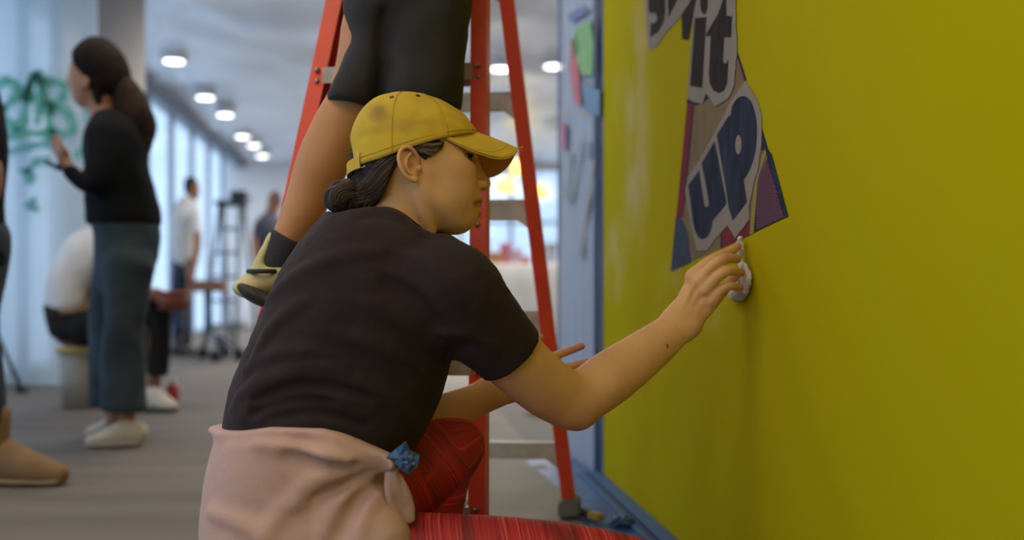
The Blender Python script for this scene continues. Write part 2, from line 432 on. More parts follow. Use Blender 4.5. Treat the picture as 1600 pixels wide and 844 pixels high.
slab('trim_2', WALL_S-.003, WALL_S, -2.0, 3.226, 0, .012, M_blue_tape)
# blue masking on the floor along the wall
ms = thing('floor_masking', ST(.58, 2.0, 0), 'blue masking film and tape strips on the floor along the yellow wall', 'masking')
V = []; Q = []
for i in range(9):
    for j in range(81):
        s_, t_ = .480+.176*i/8+.006*mnoise.noise(Vector((j*.2, i*.1, 2)))*(i == 0), -1.2+4.95*j/80
        V.append(ST(s_-(.12*max(0, t_-3.225)), t_, .004+.008*abs(mnoise.fractal(Vector((s_*14, t_*5, 1)), 1, 2, 3))))
for i in range(8):
    for j in range(80): k = i*81+j; Q.append((k, k+81, k+82, k+1))
fm = link_mesh('film', np_mesh('film', V, Q), M_blue_film, ms)
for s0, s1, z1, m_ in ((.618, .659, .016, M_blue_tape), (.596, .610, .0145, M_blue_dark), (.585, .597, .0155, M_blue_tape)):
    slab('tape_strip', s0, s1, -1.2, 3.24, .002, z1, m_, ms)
# pale strip of wall past the yellow one, hung with plastic that carries coloured marks
ga, gb = P3(938, 745, 3.285), P3(876, 708, 3.75); ga[2] = gb[2] = 0
gd = (gb-ga)/np.linalg.norm(gb-ga); gn = np.cross(gd, (0, 0, 1.)); gn = gn if gn[1] < 0 else -gn
def on_strip(x, y, off=0.0):
    u = (x-800)/F_PX; D = np.array((u, 1, -(y-HZ)/F_PX)); O = np.array((0, 0, CAM_H)); t = ((ga+gn*off-O)@gn)/(D@gn); return O+D*t
V = []; Q = []; L_ = np.linalg.norm(gb-ga)
for i in range(25):
    for j in range(41):
        z_ = 2.69*j/40; w = .006*mnoise.noise(Vector((i*.35, z_*.8, 3)))+.004*math.sin(i*1.3+z_*.7); V.append(ga+gd*L_*i/24+gn*w+np.array((0, 0, z_)))
for i in range(24):
    for j in range(40): k = i*41+j; Q.append((k, k+41, k+42, k+1))
ps = thing('plastic_sheet', tuple(ga), 'narrow milky plastic sheet with coloured marks hanging past the yellow wall', 'plastic sheet')
so_ = link_mesh('sheet', np_mesh('sheet', V, Q), M_wrap, ps)
mb = MB(); mb.box((ga+gb)/2+gd*(L_/2-.008)+gn*.010+np.array((0, 0, 1.35)), gd, gn, (0, 0, 1), .014, .004, 2.68); mb.build('edge_tape', M_blue_tape, ps)
mb = MB(); mb.box(ga+gd*.016+gn*.010+np.array((0, 0, 1.35)), gd, gn, (0, 0, 1), .030, .004, 2.68); mb.build('edge_tape', M_blue_dark2, ps)
mb = MB(); mb.box((ga+gb)/2-gn*.03+np.array((0, 0, 1.35)), gd, gn, (0, 0, 1), L_, .02, 2.70); o = mb.build('wall_end', M_wall); o['kind'] = 'structure'
marks = [((0.06, .16, .40), [(888, 22), (915, 8), (921, 16), (890, 36)]), ((.16, .46, .13), [(900, 45), (922, 30), (928, 70), (926, 118), (908, 116), (897, 75)]), ((.16, .46, .13), [(893, 60), (903, 50), (906, 80), (896, 92)]),
         ((.55, .10, .16), [(892, 60), (898, 62), (905, 120), (908, 165), (898, 160), (890, 110)]), ((.10, .26, .46), [(908, 128), (938, 142), (937, 182), (915, 170)]),
         ((.50, .14, .30), [(877, 190), (884, 192), (884, 235), (877, 232)]), ((.55, .30, .10), [(884, 175), (888, 174), (888, 181), (884, 182)]), ((.55, .30, .10), [(912, 174), (916, 173), (916, 180), (912, 181)]),
         ((.28, .36, .36), [(908, 218), (911, 218), (892, 320), (889, 320)]), ((.34, .33, .27), [(928, 250), (931, 250), (909, 400), (904, 400)]), ((.10, .17, .22), [(921, 222), (926, 222), (925, 250), (920, 248)]), ((.28, .36, .36), [(890, 240), (894, 240), (886, 310), (882, 310)])]
for k, (cl, px) in enumerate(marks):
    mb = MB(); mb.poly([on_strip(x, y, .012) for x, y in px], gn, .0012)
    mb.build('paint_mark', mat('mark_paint', tuple(.85*v+.06 for v in cl), .6, var=.1, vscale=30), ps)
# left: window front with mullions, column, hanging sheet
WS = -2.45
slab('trim_3', WS-.10, WS+.04, -2.0, 17.0, 2.56, 2.70, M_mull); slab('trim_4', WS-.10, WS+.04, -2.0, 17.0, 0, .08, M_mull)
ts = [-2.0+1.15*k for k in range(17)]
for k in range(16):
    w = thing('window_%d' % (k+1), ST(WS, ts[k], 0), None, None); w['kind'] = 'structure'
    slab('pane', WS-.012, WS-.004, ts[k], ts[k]+1.15, .08, 2.56, M_glass, w)
    slab('mullion', WS-.05, WS+.012, ts[k]-.035, ts[k]+.035, .08, 2.56, M_mull, w)
slab('wall_far', -2.7, 4.2, 17.0, 17.12, 0, .95, M_wall); slab('trim_5', -2.7, 4.2, 17.0, 17.12, 2.58, 2.75, M_wall)
for k, (a, b) in enumerate(((-2.7, -1.35), (-.55, -.35), (1.05, 1.15), (2.75, 4.2))):
    slab('trim_%d' % (6+k), a, b, 17.0, 17.12, .95, 2.58, M_wall)
for k, (a, b) in enumerate(((-1.35, -.55), (-.35, 1.05), (1.15, 2.75))):
    w = thing('window_%d' % (17+k), ST(a, 17, 0), None, None); w['kind'] = 'structure'
    slab('pane', a, b, 17.05, 17.06, .95, 2.58, M_glass, w)
    slab('mullion', (a+b)/2-.03, (a+b)/2+.03, 17.02, 17.10, .95, 2.58, M_mull, w); slab('mullion', a, b, 17.02, 17.10, 1.70, 1.75, M_mull, w)
slab('wall_behind', -2.7, 4.2, -2.62, -2.5, 0, 2.75, M_wall)
slab('wall_back', 4.1, 4.2, 3.0, 17.1, 0, 2.75, M_wall)
# square column wrapped in plastic
ca, cb = P3(88, 0, 6.45), P3(226, 0, 6.45)
mb = MB(); mb.lathe((P3(153, 0, 6.78)[0], 6.78, 0), [(.295, 0), (.295, 2.74)], 48); o = mb.build('column', M_col, None, True); o['kind'] = 'structure'
sh = thing('plastic_sheet', (P3(0, 0, 6.3)[0], 6.3, 0), 'clear plastic sheet with green scrawl hanging beside the column at left', 'plastic sheet')
x0, x1 = P3(-420, 0, 6.3)[0], P3(150, 0, 6.3)[0]; V = []; Q = []
for i in range(61):
    for j in range(31):
        z_ = .01+2.66*j/30; V.append((x0+(x1-x0)*i/60, 6.3+.03*math.sin(i*.55+.3*z_)+.025*mnoise.noise(Vector((i*.12, z_*.9, 7))), z_))
for i in range(60):
    for j in range(30): k = i*31+j; Q.append((k, k+31, k+32, k+1))
link_mesh('sheet', np_mesh('sheet', V, Q), M_sheet, sh)
M_green = plastic('green_spray_paint', (0.20, 0.62, 0.47), .84, .5)
M_teal = plastic('teal_spray_paint', (0.20, 0.56, 0.52), .74, .5)
def stroke(px, w, m_, d=6.22):
    c_ = crom(np.array([(*p, ) for p in px], float), 6); pts = [P3(x, y, d) for x, y in c_]; n = len(pts); mb = MB(); vs = []; fs = []
    for i, p in enumerate(pts):
        t_ = pts[min(i+1, n-1)]-pts[max(i-1, 0)]; nn = np.cross(t_, (0, 1., 0)); nn /= np.linalg.norm(nn)+1e-9; ww = 1.5*w*d/F_PX/2*(.75+.25*math.sin(i*.9))
        vs += [p-nn*ww, p+nn*ww, p+nn*ww+np.array((0, .004, 0)), p-nn*ww+np.array((0, .004, 0))]
    for i in range(n-1):
        for k in range(4): fs.append((4*i+k, 4*i+(k+1) % 4, 4*i+4+(k+1) % 4, 4*i+4+k))
    fs += [(0, 1, 2, 3), (4*n-1, 4*n-2, 4*n-3, 4*n-4)]
    mb.add(vs, fs).build('paint_stroke', m_, sh, True)
for px, w, m_ in (([(-20, 165), (-2, 132), (18, 126), (26, 142), (18, 158), (2, 170)], 12, M_green), ([(-2, 165), (10, 186), (28, 202), (38, 178), (42, 140), (60, 116), (62, 150), (58, 195)], 12, M_green),
                  ([(40, 160), (48, 130), (60, 118)], 16, M_green), ([(64, 120), (72, 150), (76, 190), (80, 206)], 12, M_green), ([(70, 128), (92, 128), (102, 142), (92, 156), (74, 168)], 11, M_green), ([(74, 172), (98, 170), (113, 190), (108, 206), (78, 210)], 12, M_green),
                  ([(-20, 226), (10, 214), (50, 208), (88, 212)], 12, M_green), ([(-20, 250), (20, 236), (60, 226), (92, 226)], 11, M_teal), ([(118, 246), (128, 230), (140, 214)], 8, M_green), ([(42, 272), (50, 258), (64, 250), (76, 254)], 11, M_teal), ([(38, 262), (40, 274), (54, 282)], 14, M_teal),
                  ([(46, 312), (50, 320), (48, 330)], 17, M_teal), ([(134, 168), (134, 184), (142, 194)], 6, M_teal)): stroke(px, w, m_)
# ------------------------------------------------------------------ ceiling downlights
M_lampring = mat('downlight_trim_white', (.7, .7, .7), .4)
M_lamp = mat('downlight_diffuser_lit', (.9, .9, .9), .4, emit=((1.0, .95, .88), 7.0))
lx = [((272, 96), 'largest bright ceiling downlight, nearest over the window side'), ((321, 153), 'second ceiling downlight of the receding row by the windows'), ((352, 180), 'third ceiling downlight of the row by the windows'),
      ((379, 214), 'fourth ceiling downlight, left of the close pair at the far end'), ((397, 228), 'fifth ceiling downlight, middle of the far cluster'), ((410, 244), 'last and lowest ceiling downlight of the window row'),
      ((782, 108), 'ceiling downlight seen just right of the red front ladder rail'), ((866, 104), 'ceiling downlight beside the hanging strip of marked plastic')]
for (x, y), lb in lx:
    d = (H_C-.06-CAM_H)*F_PX/(HZ-y); p = P3(x, y, d); t = thing('downlight', tuple(p), lb, 'ceiling light', 'ceiling downlights')
    m = MB(); m.lathe(p, [(.075, 0), (.11, -.004), (.115, .012), (.11, .12), (.075, .12)], 24); m.build('housing', M_lampring, t, True)
    m = MB(); m.lathe(p-np.array((0, 0, .001)), [(.085, -.004), (.086, .0), (.086, .01)], 24); m.build('diffuser', M_lamp, t, False)
# ------------------------------------------------------------------ the kneeling painter in the foreground
M_skin = attr_mix(attr_mix(mat('skin_fair', (0.66, 0.37, 0.16), 0.5, var=0.10, vscale=14, bump=0.06, bscale=220, sss=0.12, spec=0.35), 'lips', (0.30, 0.06, 0.05)), 'blush', (0.50, 0.17, 0.09))
M_hair = mat('hair_dark_brown', (0.020, 0.012, 0.009), 0.6, spec=.25, var=0.5, vscale=60, bump=0.5, bscale=150, stretch=(1, 1, 3))
M_hair_grey = mat('hair_grey_strand', (0.22, 0.16, 0.11), 0.4)
M_hair_brown = mat('hair_brown_strand', (0.07, 0.036, 0.018), 0.4)
M_tee = mat('washed_black_cotton', (0.027, 0.0165, 0.0185), 0.9, var=0.16, vscale=9, bump=0.18, bscale=500, sheen=0.04, spec=.25)
M_sweat = mat('pale_pink_fleece', (0.52, 0.33, 0.27), 0.9, var=0.05, vscale=7, bump=0.15, bscale=420, sheen=0.1)
M_capc = attr_mix(mat('mustard_cap_cotton', (0.53, 0.36, 0.022), 0.9, var=0.14, vscale=18, bump=0.12, bscale=520), 'stain', (0.24, 0.15, 0.035))
M_capu = mat('cap_brim_underside', (0.62, 0.30, 0.04), 0.85, bump=0.15, bscale=500)
M_dark_metal = mat('aged_brass', (0.10, 0.06, 0.03), 0.4, 0.9)
M_brass = mat('brass_buckle_metal', (0.55, 0.42, 0.25), 0.3, 1.0)
M_mole = mat('mole_brown', (0.20, 0.085, 0.04), 0.6)
M_white = mat('eye_white', (0.62, 0.55, 0.48), 0.25)
M_iris = mat('eye_iris', (0.03, 0.02, 0.015), 0.15)
M_seam = mat('cap_seam_thread', (0.44, 0.27, 0.018), 0.9)

painter = thing('person', tuple(P3(560, 452, 1.72)*np.array((1, 1, 0))), 'woman kneeling in mustard cap and dark tee, wiping the yellow wall with tissue', 'person')

# head frame: a forward, b up, c towards the camera (her right side)
HS = 1.70/F_PX
def rot(ax, ang): return np.array(Matrix.Rotation(ang, 3, ax))
HB = np.array(((1., 0, 0), (0, 0, -1), (0, 1, 0)))             # columns: a -> +X, b -> +Z, c -> -Y
HR = rot('Z', math.radians(10)) @ rot('X', math.radians(-9)) @ HB
HO = P3(645, 262, 1.70)
def H(a, b, c): return HO+HR@np.array((a, b, c), float)
def hpx(x, y, c=0.0):                                          # pixel -> (a, b) on the head plane at lateral offset c
    D = np.array(((x-800)/F_PX, 1, -(y-HZ)/F_PX)); A = np.stack([HR[:, 0], HR[:, 1], -D], 1)
    r = np.linalg.solve(A, np.array((0, 0, CAM_H))-HO-HR[:, 2]*c); return r[0], r[1]
HM = HR.T                                                      # rows = axes, for ellipsoids
def HE(a, b, c, ra, rb, rc, M=None): return Ell(H(a, b, c), (ra, rb, rc), HM if M is None else M)
def HL(nodes, sub=4, e=2.0):
    """loft in the head frame: (a, b, c, half u, half v), u across towards c"""
    a = crom(np.array(nodes, float), sub); C = np.array([H(*r[:3]) for r in a])
    T = np.gradient(C, axis=0) if len(C) > 2 else np.repeat((C[1:]-C[:1]), len(C), 0)
    T /= np.linalg.norm(T, axis=1)[:, None]; ur = HR[:, 2]
    U = ur-T*(T@ur)[:, None]; U /= np.linalg.norm(U, axis=1)[:, None]
    return Loft(C, U, np.cross(T, U), a[:, 3], a[:, 4], e)
body = Field()
body.add(HE(-.004, .026, 0, .097, .078, .073), .02)                                  # cranium
body.add(HL([(.022, .046, 0, .062, .074), (.030, .020, 0, .0665, .075), (.036, -.015, 0, .064, .070), (.048, -.045, 0, .055, .060),
             (.060, -.068, 0, .043, .046), (.068, -.082, 0, .030, .030)], 4, 2.25), .025)   # face
for sg in (1, -1):
    body.add(HL([(.012, -.030, .056*sg, .012, .016), (.022, -.058, .053*sg, .010, .013), (.055, -.078, .036*sg, .010, .012), (.080, -.088, .012*sg, .010, .012)], 3), .018)  # jaw
    body.add(HE(.068, -.010, .042*sg, .024, .016, .016), .03)                        # cheekbone
    body.add(HE(.062, -.045, .038*sg, .026, .022, .015), .03)                        # cheek
    body.add(HE(.094, .029, .026*sg, .011, .008, .024), .014)                        # brow
body.add(HE(.085, -.0850, 0, .0155, .0135, .019), .016)                              # chin
body.add(HE(.092, -.058, 0, .017, .022, .028), .02)                                  # muzzle
body.add(HL([(.1015, .012, 0, .0085, .009), (.1085, -.004, 0, .0078, .009), (.1165, -.0175, 0, .0090, .009), (.1205, -.0255, 0, .0105, .0095)], 3), .010)  # nose
for sg in (1, -1): body.add(HE(.1125, -.0295, .0115*sg, .0105, .0075, .0062), .006)  # nostril wings
body.add(HE(.112, -.0325, 0, .010, .004, .006), .006)
for sg in (1, -1):
    body.sub(HE(.1150, -.0358, .0085*sg, .0060, .0030, .0042), .0025)
    body.sub(HE(.1020, .0115, .0490*sg, .0225, .0125, .0230), .010)                      # eye socket
    body.add(HE(.0775, .0115, .0340*sg, .0138, .0136, .0138), .004)                  # lids
    body.sub(HE(.0915, .0100, .0375*sg, .0100, .0044, .0135), .002)                  # opening
body.add(HE(.1065, -.0540, 0, .0075, .0052, .0195), .006)                            # lips
body.add(HE(.1020, -.0660, 0, .0080, .0060, .0170), .005)

body.sub(HE(.1155, -.046, 0, .0035, .0055, .0028), .004)                             # philtrum
# ear
def earpt(x, y, c): a, b = hpx(x, y); return (a, b, c)
er_ax = rot('Z', math.radians(0))
def EL(px, r, c, k): body.add(HL([(*hpx(x, y, cc), cc, r, r) for (x, y), cc in zip(px, c)], 4), k)
earM = (HR @ rot('Y', math.radians(20)) @ rot('Z', math.radians(10))).T
def EP(x, y, c): return H(*hpx(x, y, c), c)
body.add(Ell(EP(640, 256, .0765), (.0160, .0262, .0034), earM), .005)
EL([(654, 254), (651, 243), (644, 233), (634, 230), (626, 236), (623, 248), (627, 262), (633, 273), (641, 281)], .0032, [.073, .0785, .083, .086, .088, .089, .088, .085, .081], .0022)
body.add(Ell(EP(648, 280, .0775), (.0070, .0072, .0040), earM), .004)
EL([(642, 240), (636, 249), (635, 260), (640, 270), (648, 273)], .0024, [.0835, .085, .085, .0825, .0795], .0022)
body.sub(Ell(EP(646, 260, .0840), (.0062, .0095, .0105), earM), .002)
body.sub(Ell(EP(644, 249, .0850), (.0050, .0050, .0050), earM), .002)
body.sub(Ell(EP(630, 245, .0905), (.0022, .0085, .0040), earM), .0015)
body.add(Ell(EP(655, 263, .0755), (.0036, .0055, .0045), earM), .002)
# neck and hidden trunk
body.add(LP([(622, 275, 1.705, 46, .054), (626, 310, 1.70, 47, .053), (622, 345, 1.70, 49, .055), (612, 385, 1.70, 58, .062)], 4), .022)
body.add(LP([(655, 300, 1.645, 9, .010), (662, 330, 1.650, 9, .010), (672, 362, 1.665, 9, .012)], 4), .016)
body.add(LP([(600, 388, 1.70, 62, .07), (575, 450, 1.72, 105, .10), (545, 540, 1.73, 120, .10), (510, 640, 1.73, 112, .10), (490, 740, 1.73, 115, .12)], 4), .03)
# right arm
body.add(LP([(700, 455, 1.645, 44, .048), (742, 500, 1.655, 51, .048), (790, 548, 1.68, 51.5, .047), (838, 593, 1.715, 48, .045), (872, 617, 1.745, 46, .043), (896, 628, 1.765, 41, .041)], 5), .02)
body.add(LP([(893, 630, 1.765, 38, .040), (918, 616, 1.775, 41, .041), (948, 594, 1.79, 42.5, .043), (985, 568, 1.81, 39, .040), (1020, 542, 1.83, 34, .034), (1050, 518, 1.845, 29, .026), (1070, 500, 1.855, 28, .021)], 5), .018)
body.add(LP([(893, 640, 1.755, 19, .02), (909, 650, 1.757, 16, .017)], 1), .02)
# right hand: palm, knuckles, fingers closing on the tissue
body.add(LP([(1062, 506, 1.85, 27, .019), (1078, 487, 1.856, 28, .0165), (1092, 466, 1.862, 31, .0145), (1105, 447, 1.868, 32, .0125)], 4, 2.3), .012)
def finger(nodes, k=.006, tgt=None):
    (tgt or body).add(LP([(x, y, d, 1.06*r/d*F_PX/1000., r/1000.) for x, y, d, r in nodes], 4), k)
finger([(1083, 430, 1.872, 9.6), (1101, 413, 1.868, 9.0), (1121, 402, 1.874, 8.8), (1138, 394, 1.890, 8.0), (1153, 385, 1.908, 7.0)])
finger([(1093, 440, 1.858, 10.0), (1111, 418, 1.850, 9.3), (1128, 406, 1.853, 9.3), (1142, 404, 1.868, 8.3), (1152, 405, 1.888, 7.4)])
finger([(1104, 452, 1.852, 10.0), (1120, 434, 1.844, 9.0), (1135, 424, 1.846, 9.1), (1148, 424, 1.862, 8.1), (1158, 426, 1.882, 7.2)])
finger([(1114, 468, 1.852, 9.4), (1126, 454, 1.846, 8.3), (1139, 447, 1.849, 8.2), (1149, 448, 1.863, 7.2), (1156, 450, 1.880, 6.4)])
finger([(1090, 486, 1.872, 12), (1112, 472, 1.895, 10.5), (1132, 452, 1.912, 9.3), (1148, 432, 1.918, 8.2)], .008)   # thumb, on the far side
for x, y, d, r in ((1084, 428, 1.864, 8.6), (1094, 437, 1.850, 8.8), (1105, 450, 1.844, 8.6), (1115, 466, 1.845, 8.0)):
    body.add(LP([(x-4, y+5, d+.004, r*.86, r/1000), (x+2, y-2, d+.004, r*.86, r/1000)], 1), .010)
body.add(LP([(1082, 512, 1.842, 8, .008), (1080, 510, 1.842, 8, .008)], 1), .014)           # wrist bone
for a, b in (((1086, 440), (1066, 482)), ((1096, 448), (1074, 488)), ((1106, 462), (1082, 494))):   # tendons
    body.add(LP([(*a, 1.851, 3.0, .003), (*b, 1.842, 2.0, .002)], 1), .008)
# left arm and open hand
body.add(LP([(545, 420, 1.83, 44, .046), (590, 560, 1.92, 42, .043), (625, 690, 1.90, 38, .038)], 5), .02)
body.add(LP([(622, 693, 1.90, 36, .037), (662, 669, 1.91, 38, .037), (700, 648, 1.92, 34, .034), (735, 630, 1.93, 27.5, .028), (766, 614, 1.94, 23.5, .022)], 5), .018)
body.add(LP([(762, 616, 1.94, 23, .02), (790, 608, 1.945, 24, .018), (820, 597, 1.955, 26, .016), (845, 586, 1.965, 28, .014)], 4, 2.2), .012)
finger([(838, 566, 1.975, 9.2), (868, 556, 1.985, 8.4), (890, 548, 1.995, 7.6), (909, 541, 2.0, 6.8)])
finger([(850, 580, 1.968, 9.4), (880, 576, 1.975, 8.7), (910, 569, 1.98, 7.9), (938, 562, 1.985, 7.0)])
finger([(852, 592, 1.962, 9.0), (880, 594, 1.955, 8.3), (902, 594, 1.95, 7.6), (918, 592, 1.948, 6.6)])
finger([(846, 604, 1.956, 8.4), (868, 610, 1.948, 7.6), (886, 613, 1.942, 6.9), (898, 613, 1.94, 6.0)])
finger([(795, 600, 1.955, 11), (818, 570, 1.975, 10), (834, 545, 1.985, 8.8), (845, 527, 1.99, 7.2)], .010)
# mouth line, laid on the finished lips and mirrored
mp_, _ok = body.march([(740.5, 318.6), (744, 317.6), (748, 317.0), (751.5, 316.6)])
ml = (mp_-HO)@HR; ml = np.concatenate([ml, [[ml[-1, 0]+.0025, ml[-1, 1], 0.0]], (ml*np.array((1, 1, -1)))[::-1]])
mr = [.0013, .0020, .0022, .0022, .0022, .0022, .0022, .0020, .0013]
mouth = HL([(*v, a_, a_*.75) for v, a_ in zip(ml, mr)], 3); body.sub(mouth, .0015)
skin = mesh_field('body', body, 0.0027, M_skin, painter, relax=1)
def fine_zone(c_):
    qq = (c_-HO)@HR
    return ((qq[:, 0] > -.032) & (qq[:, 0] < .03) & (np.abs(qq[:, 1]) < .045) & (qq[:, 2] > .060)) | ((qq[:, 0] > .06) & (qq[:, 1] > -.1) & (qq[:, 1] < .04) & (qq[:, 2] > -.03)) | ((c_[:, 0] > .345) & (c_[:, 2] > .55))
refine(skin, body, fine_zone)
c = coords(skin); q = (c-HO)@HR
md_ = np.full(len(c), 9.)
for v in mouth.C: md_ = np.minimum(md_, np.sqrt((((c-v)@HR*np.array((.7, .8, .8)))**2).sum(1)))
lip = np.clip(1.35-md_/.0058, 0, 1)*np.clip((q[:, 0]-.092)/.006, 0, 1)
set_attr(skin, 'lips', lip*0.8)
tips = np.zeros(len(c))
for p, r in (((1152, 386, 1.908), .016), ((1152, 405, 1.888), .012), ((1158, 426, 1.882), .012), ((1156, 450, 1.880), .012), ((906, 541, 2.0), .05), ((926, 565, 1.985), .05), ((845, 527, 1.99), .02), ((908, 655, 1.757), .035)):
    tips = np.maximum(tips, np.clip(1.3-np.linalg.norm(c-P3(*p), axis=1)/r, 0, 1))
tips = np.maximum(tips, .45*np.clip(1.4-np.linalg.norm((q-np.array((.075, -.022, .05)))/np.array((.03, .022, .03)), axis=1), 0, 1))
tips = np.maximum(tips, .5*np.clip(1.3-np.linalg.norm(q-np.array((.0, .0, .082)), axis=1)/.03, 0, 1))
set_attr(skin, 'blush', tips*0.7)
# small birthmark and moles on the forearm and neck
for (x, y, r) in ((1041, 541, .0045), (998, 548, .0016), (643, 318, .0016), (655, 340, .0018), (848, 587, .0015)):
    p, ok = body.march([(x, y)])
    m = MB(); m.lathe(p[0]-np.array((0, -.0006, 0)), [(r*.5, -.0009), (r, -.0003), (r*.6, .0003)], 10, (0, -1, 0)); m.build('mole', M_mole, painter, True)
# eyes
for sg in (1, -1):
    m = MB(); f = HR@np.array((1, -.18, .12*sg)); m.lathe(H(.0775, .0110, .0340*sg), [(.012*math.sin(t), -.012*math.cos(t)) for t in np.linspace(.02, math.pi-.02, 14)], 20, f)
    eb = m.build('eye', M_white, painter, True)
    m = MB(); m.lathe(H(.0775, .0110, .0340*sg)+f/np.linalg.norm(f)*.0102, [(.0060, 0), (.0052, .0013), (.003, .0022), (.0005, .0025)], 18, f); m.build('iris', M_iris, eb, True)
    m = MB()
    for k in range(16):
        t = -1+2*k/15; p0 = np.array((.0895-.005*t*t-.003*t, 0.0147-.002*t*t, (.0365+.0105*t)*sg)); m.tube([H(*p0), H(*(p0+np.array((.0045, -.002, .001*t*sg)))), H(*(p0+np.array((.0078, -.0015, .002*t*sg))))], [.0006, .0005, .0002], 4)
    m.build('eyelashes', M_hair, eb, True)
    m = MB()
    for k in range(26):
        t = k/25; p0 = np.array((.1055-.014*t*t, .0290+.006*math.sin(t*2.6), (.014+.030*t)*sg)); m.tube([H(*p0), H(*(p0+np.array((-.003, .0025, .006*sg))))], [.0011, .0004], 4)
    tag(m.build('eyebrow', M_hair_brown, painter, True), kind=None)
# hair: scalp cap of hair, low bun
hair = Field()
hair.add(HE(-.006, .016, 0, .0975, .072, .0755), .01)
hair.add(HL([(*hpx(604, 256), 0, .064, .042), (*hpx(596, 272), 0, .063, .043), (*hpx(584, 296), 0, .050, .035), (*hpx(566, 310), 0, .034, .030)], 4), .02)
hair.add(HE(*hpx(606, 285, .04), .040, .024, .022, .016), .02)
hair.cut(H(*hpx(609, 278, .06), .06), HR@np.array((.90, -.42, 0)), .006)                # behind the ear, down to the nape
tp_, _ok = body.march([(656, 228), (670, 232), (682, 226), (664, 240), (655, 224)])
for p, r in zip(tp_, ((.016, .011), (.015, .012), (.013, .010), (.009, .010), (.012, .007))):
    hair.add(Ell(p, (*r, .0042), HM), .006)
    ql = (p-HO)@HR; hair.add(Ell(H(ql[0], ql[1], -ql[2]), (*r, .0042), HM), .006)
bun = Field()
bun.add(Ell(H(*hpx(543, 308), .004), (.035, .028, .034), HM), .01); bun.add(Ell(H(*hpx(533, 315), .010), (.025, .024, .026), HM), .01)
bun.add(Ell(H(*hpx(566, 322), .014), (.022, .017, .020), HM), .01)
def strand_disp(amp, f):
    def g(c_, n_):
        qq = (c_-HO)@HR; w = qq[:, 1]*1.0+qq[:, 0]*.45+.012*np.sin(qq[:, 0]*60)
        return amp*(np.sin(w*f)*.6+fbm(np.stack([w*1.0, qq[:, 2]*.4, qq[:, 0]*.15], 1), f/5, 2)*1.2)
    return g
hm = mesh_field('hair', hair, .003, M_hair, painter); displace(hm, strand_disp(.0011, 700))
bm_ = mesh_field('bun', bun, .003, M_hair, hm)
def bun_disp(c_, n_):
    qq = (c_-H(*hpx(543, 308), .004))@HR; an = np.arctan2(qq[:, 1], qq[:, 0]); r = np.linalg.norm(qq, axis=1)
    return .0016*np.sin(an*5+r*420+qq[:, 2]*120)+.001*fbm(qq, 90, 2)
displace(bm_, bun_disp)
# loose strands over the hair, from the temple back to the bun
def strands(name, guides, count, r, m_, fld, lift=.0012, parent=hm, jit=2.0):
    mb = MB(); G = [crom(np.array(g, float), 6) for g in guides]; P_ = []
    for k in range(count):
        t = random.random()*(len(G)-1); i = min(int(t), len(G)-2); f_ = t-i; path = G[i]*(1-f_)+G[i+1]*f_
        ph = random.random()*6.28; am = random.random()*jit
        path = path+np.stack([np.zeros(len(path)), am*np.sin(np.linspace(0, 4, len(path))+ph)], 1)
        a0 = random.randint(0, 5); a1 = len(path)-random.randint(0, 5); P_.append(path[a0:max(a1, a0+6)])
    pts_, ok_ = fld.march(np.concatenate(P_)); n0 = 0
    for path in P_:
        pts, ok = pts_[n0:n0+len(path)], ok_[n0:n0+len(path)]; n0 += len(path)
        pts = pts[ok]
        if len(pts) < 4: continue
        vd = np.array((0, 0, CAM_H))-pts; vd /= np.linalg.norm(vd, axis=1)[:, None]
        pts = pts+vd*lift*random.uniform(.2, 1.2)
        mb.tube(pts, [r*(.35+.65*math.sin(math.pi*(j+.6)/(len(pts)+.2))) for j in range(len(pts))], 4)
    o = mb.build(name, m_, parent, True); o['kind'] = 'stuff'; return o
allhair = Field(); allhair.ops = hair.ops+bun.ops
guides = [[(694, 224), (668, 229), (640, 233), (612, 240), (590, 254), (572, 276), (556, 292)],
          [(688, 238), (664, 238), (638, 238), (614, 250), (594, 268), (576, 288), (556, 300)],
          [(660, 236), (636, 240), (618, 250), (608, 270), (596, 288), (578, 302), (556, 310)],
          [(640, 240), (620, 262), (614, 282), (602, 300), (590, 312), (574, 318), (556, 322)]]
strands('hair_strands', guides, 130, .0008, M_hair, allhair)
strands('hair_strands', guides, 110, .0008, M_hair_brown, allhair)
strands('hair_strands', guides[:3], 40, .0006, M_hair_grey, allhair)
temple = [[(692, 221), (678, 224), (664, 224), (650, 226)], [(690, 230), (677, 234), (664, 231), (650, 228)], [(682, 243), (672, 243), (662, 237), (650, 230)]]
strands('temple_strands', temple, 60, .0007, M_hair_brown, allhair, jit=.8); strands('temple_strands', temple, 55, .0007, M_hair_grey, allhair, jit=.8)
bg_ = [[(560, 290), (540, 284), (522, 292), (514, 308), (520, 326), (536, 334)], [(566, 300), (545, 296), (530, 302), (526, 314), (532, 324), (546, 328)], [(572, 312), (556, 308), (544, 312), (542, 320), (552, 326), (566, 330)]]
strands('bun_strands', bg_, 60, .0008, M_hair_brown, bun, parent=bm_)
strands('bun_strands', bg_, 60, .0009, M_hair, bun, parent=bm_)
mb = MB()
for k in range(14):       # wisps standing off the nape
    x, y = random.uniform(548, 592), random.uniform(312, 330); p = H(*hpx(x, y), .03+random.uniform(-.01, .01))
    d_ = HR@np.array((random.uniform(-.02, .012), random.uniform(-.022, .002), random.uniform(0, .012))); mb.tube([p, p+d_*.6+HR@np.array((-.003, .002, 0)), p+d_], [.0005, .0005, .0002], 4)
mb.build('loose_wisps', M_hair_brown, bm_, True)['kind'] = 'stuff'

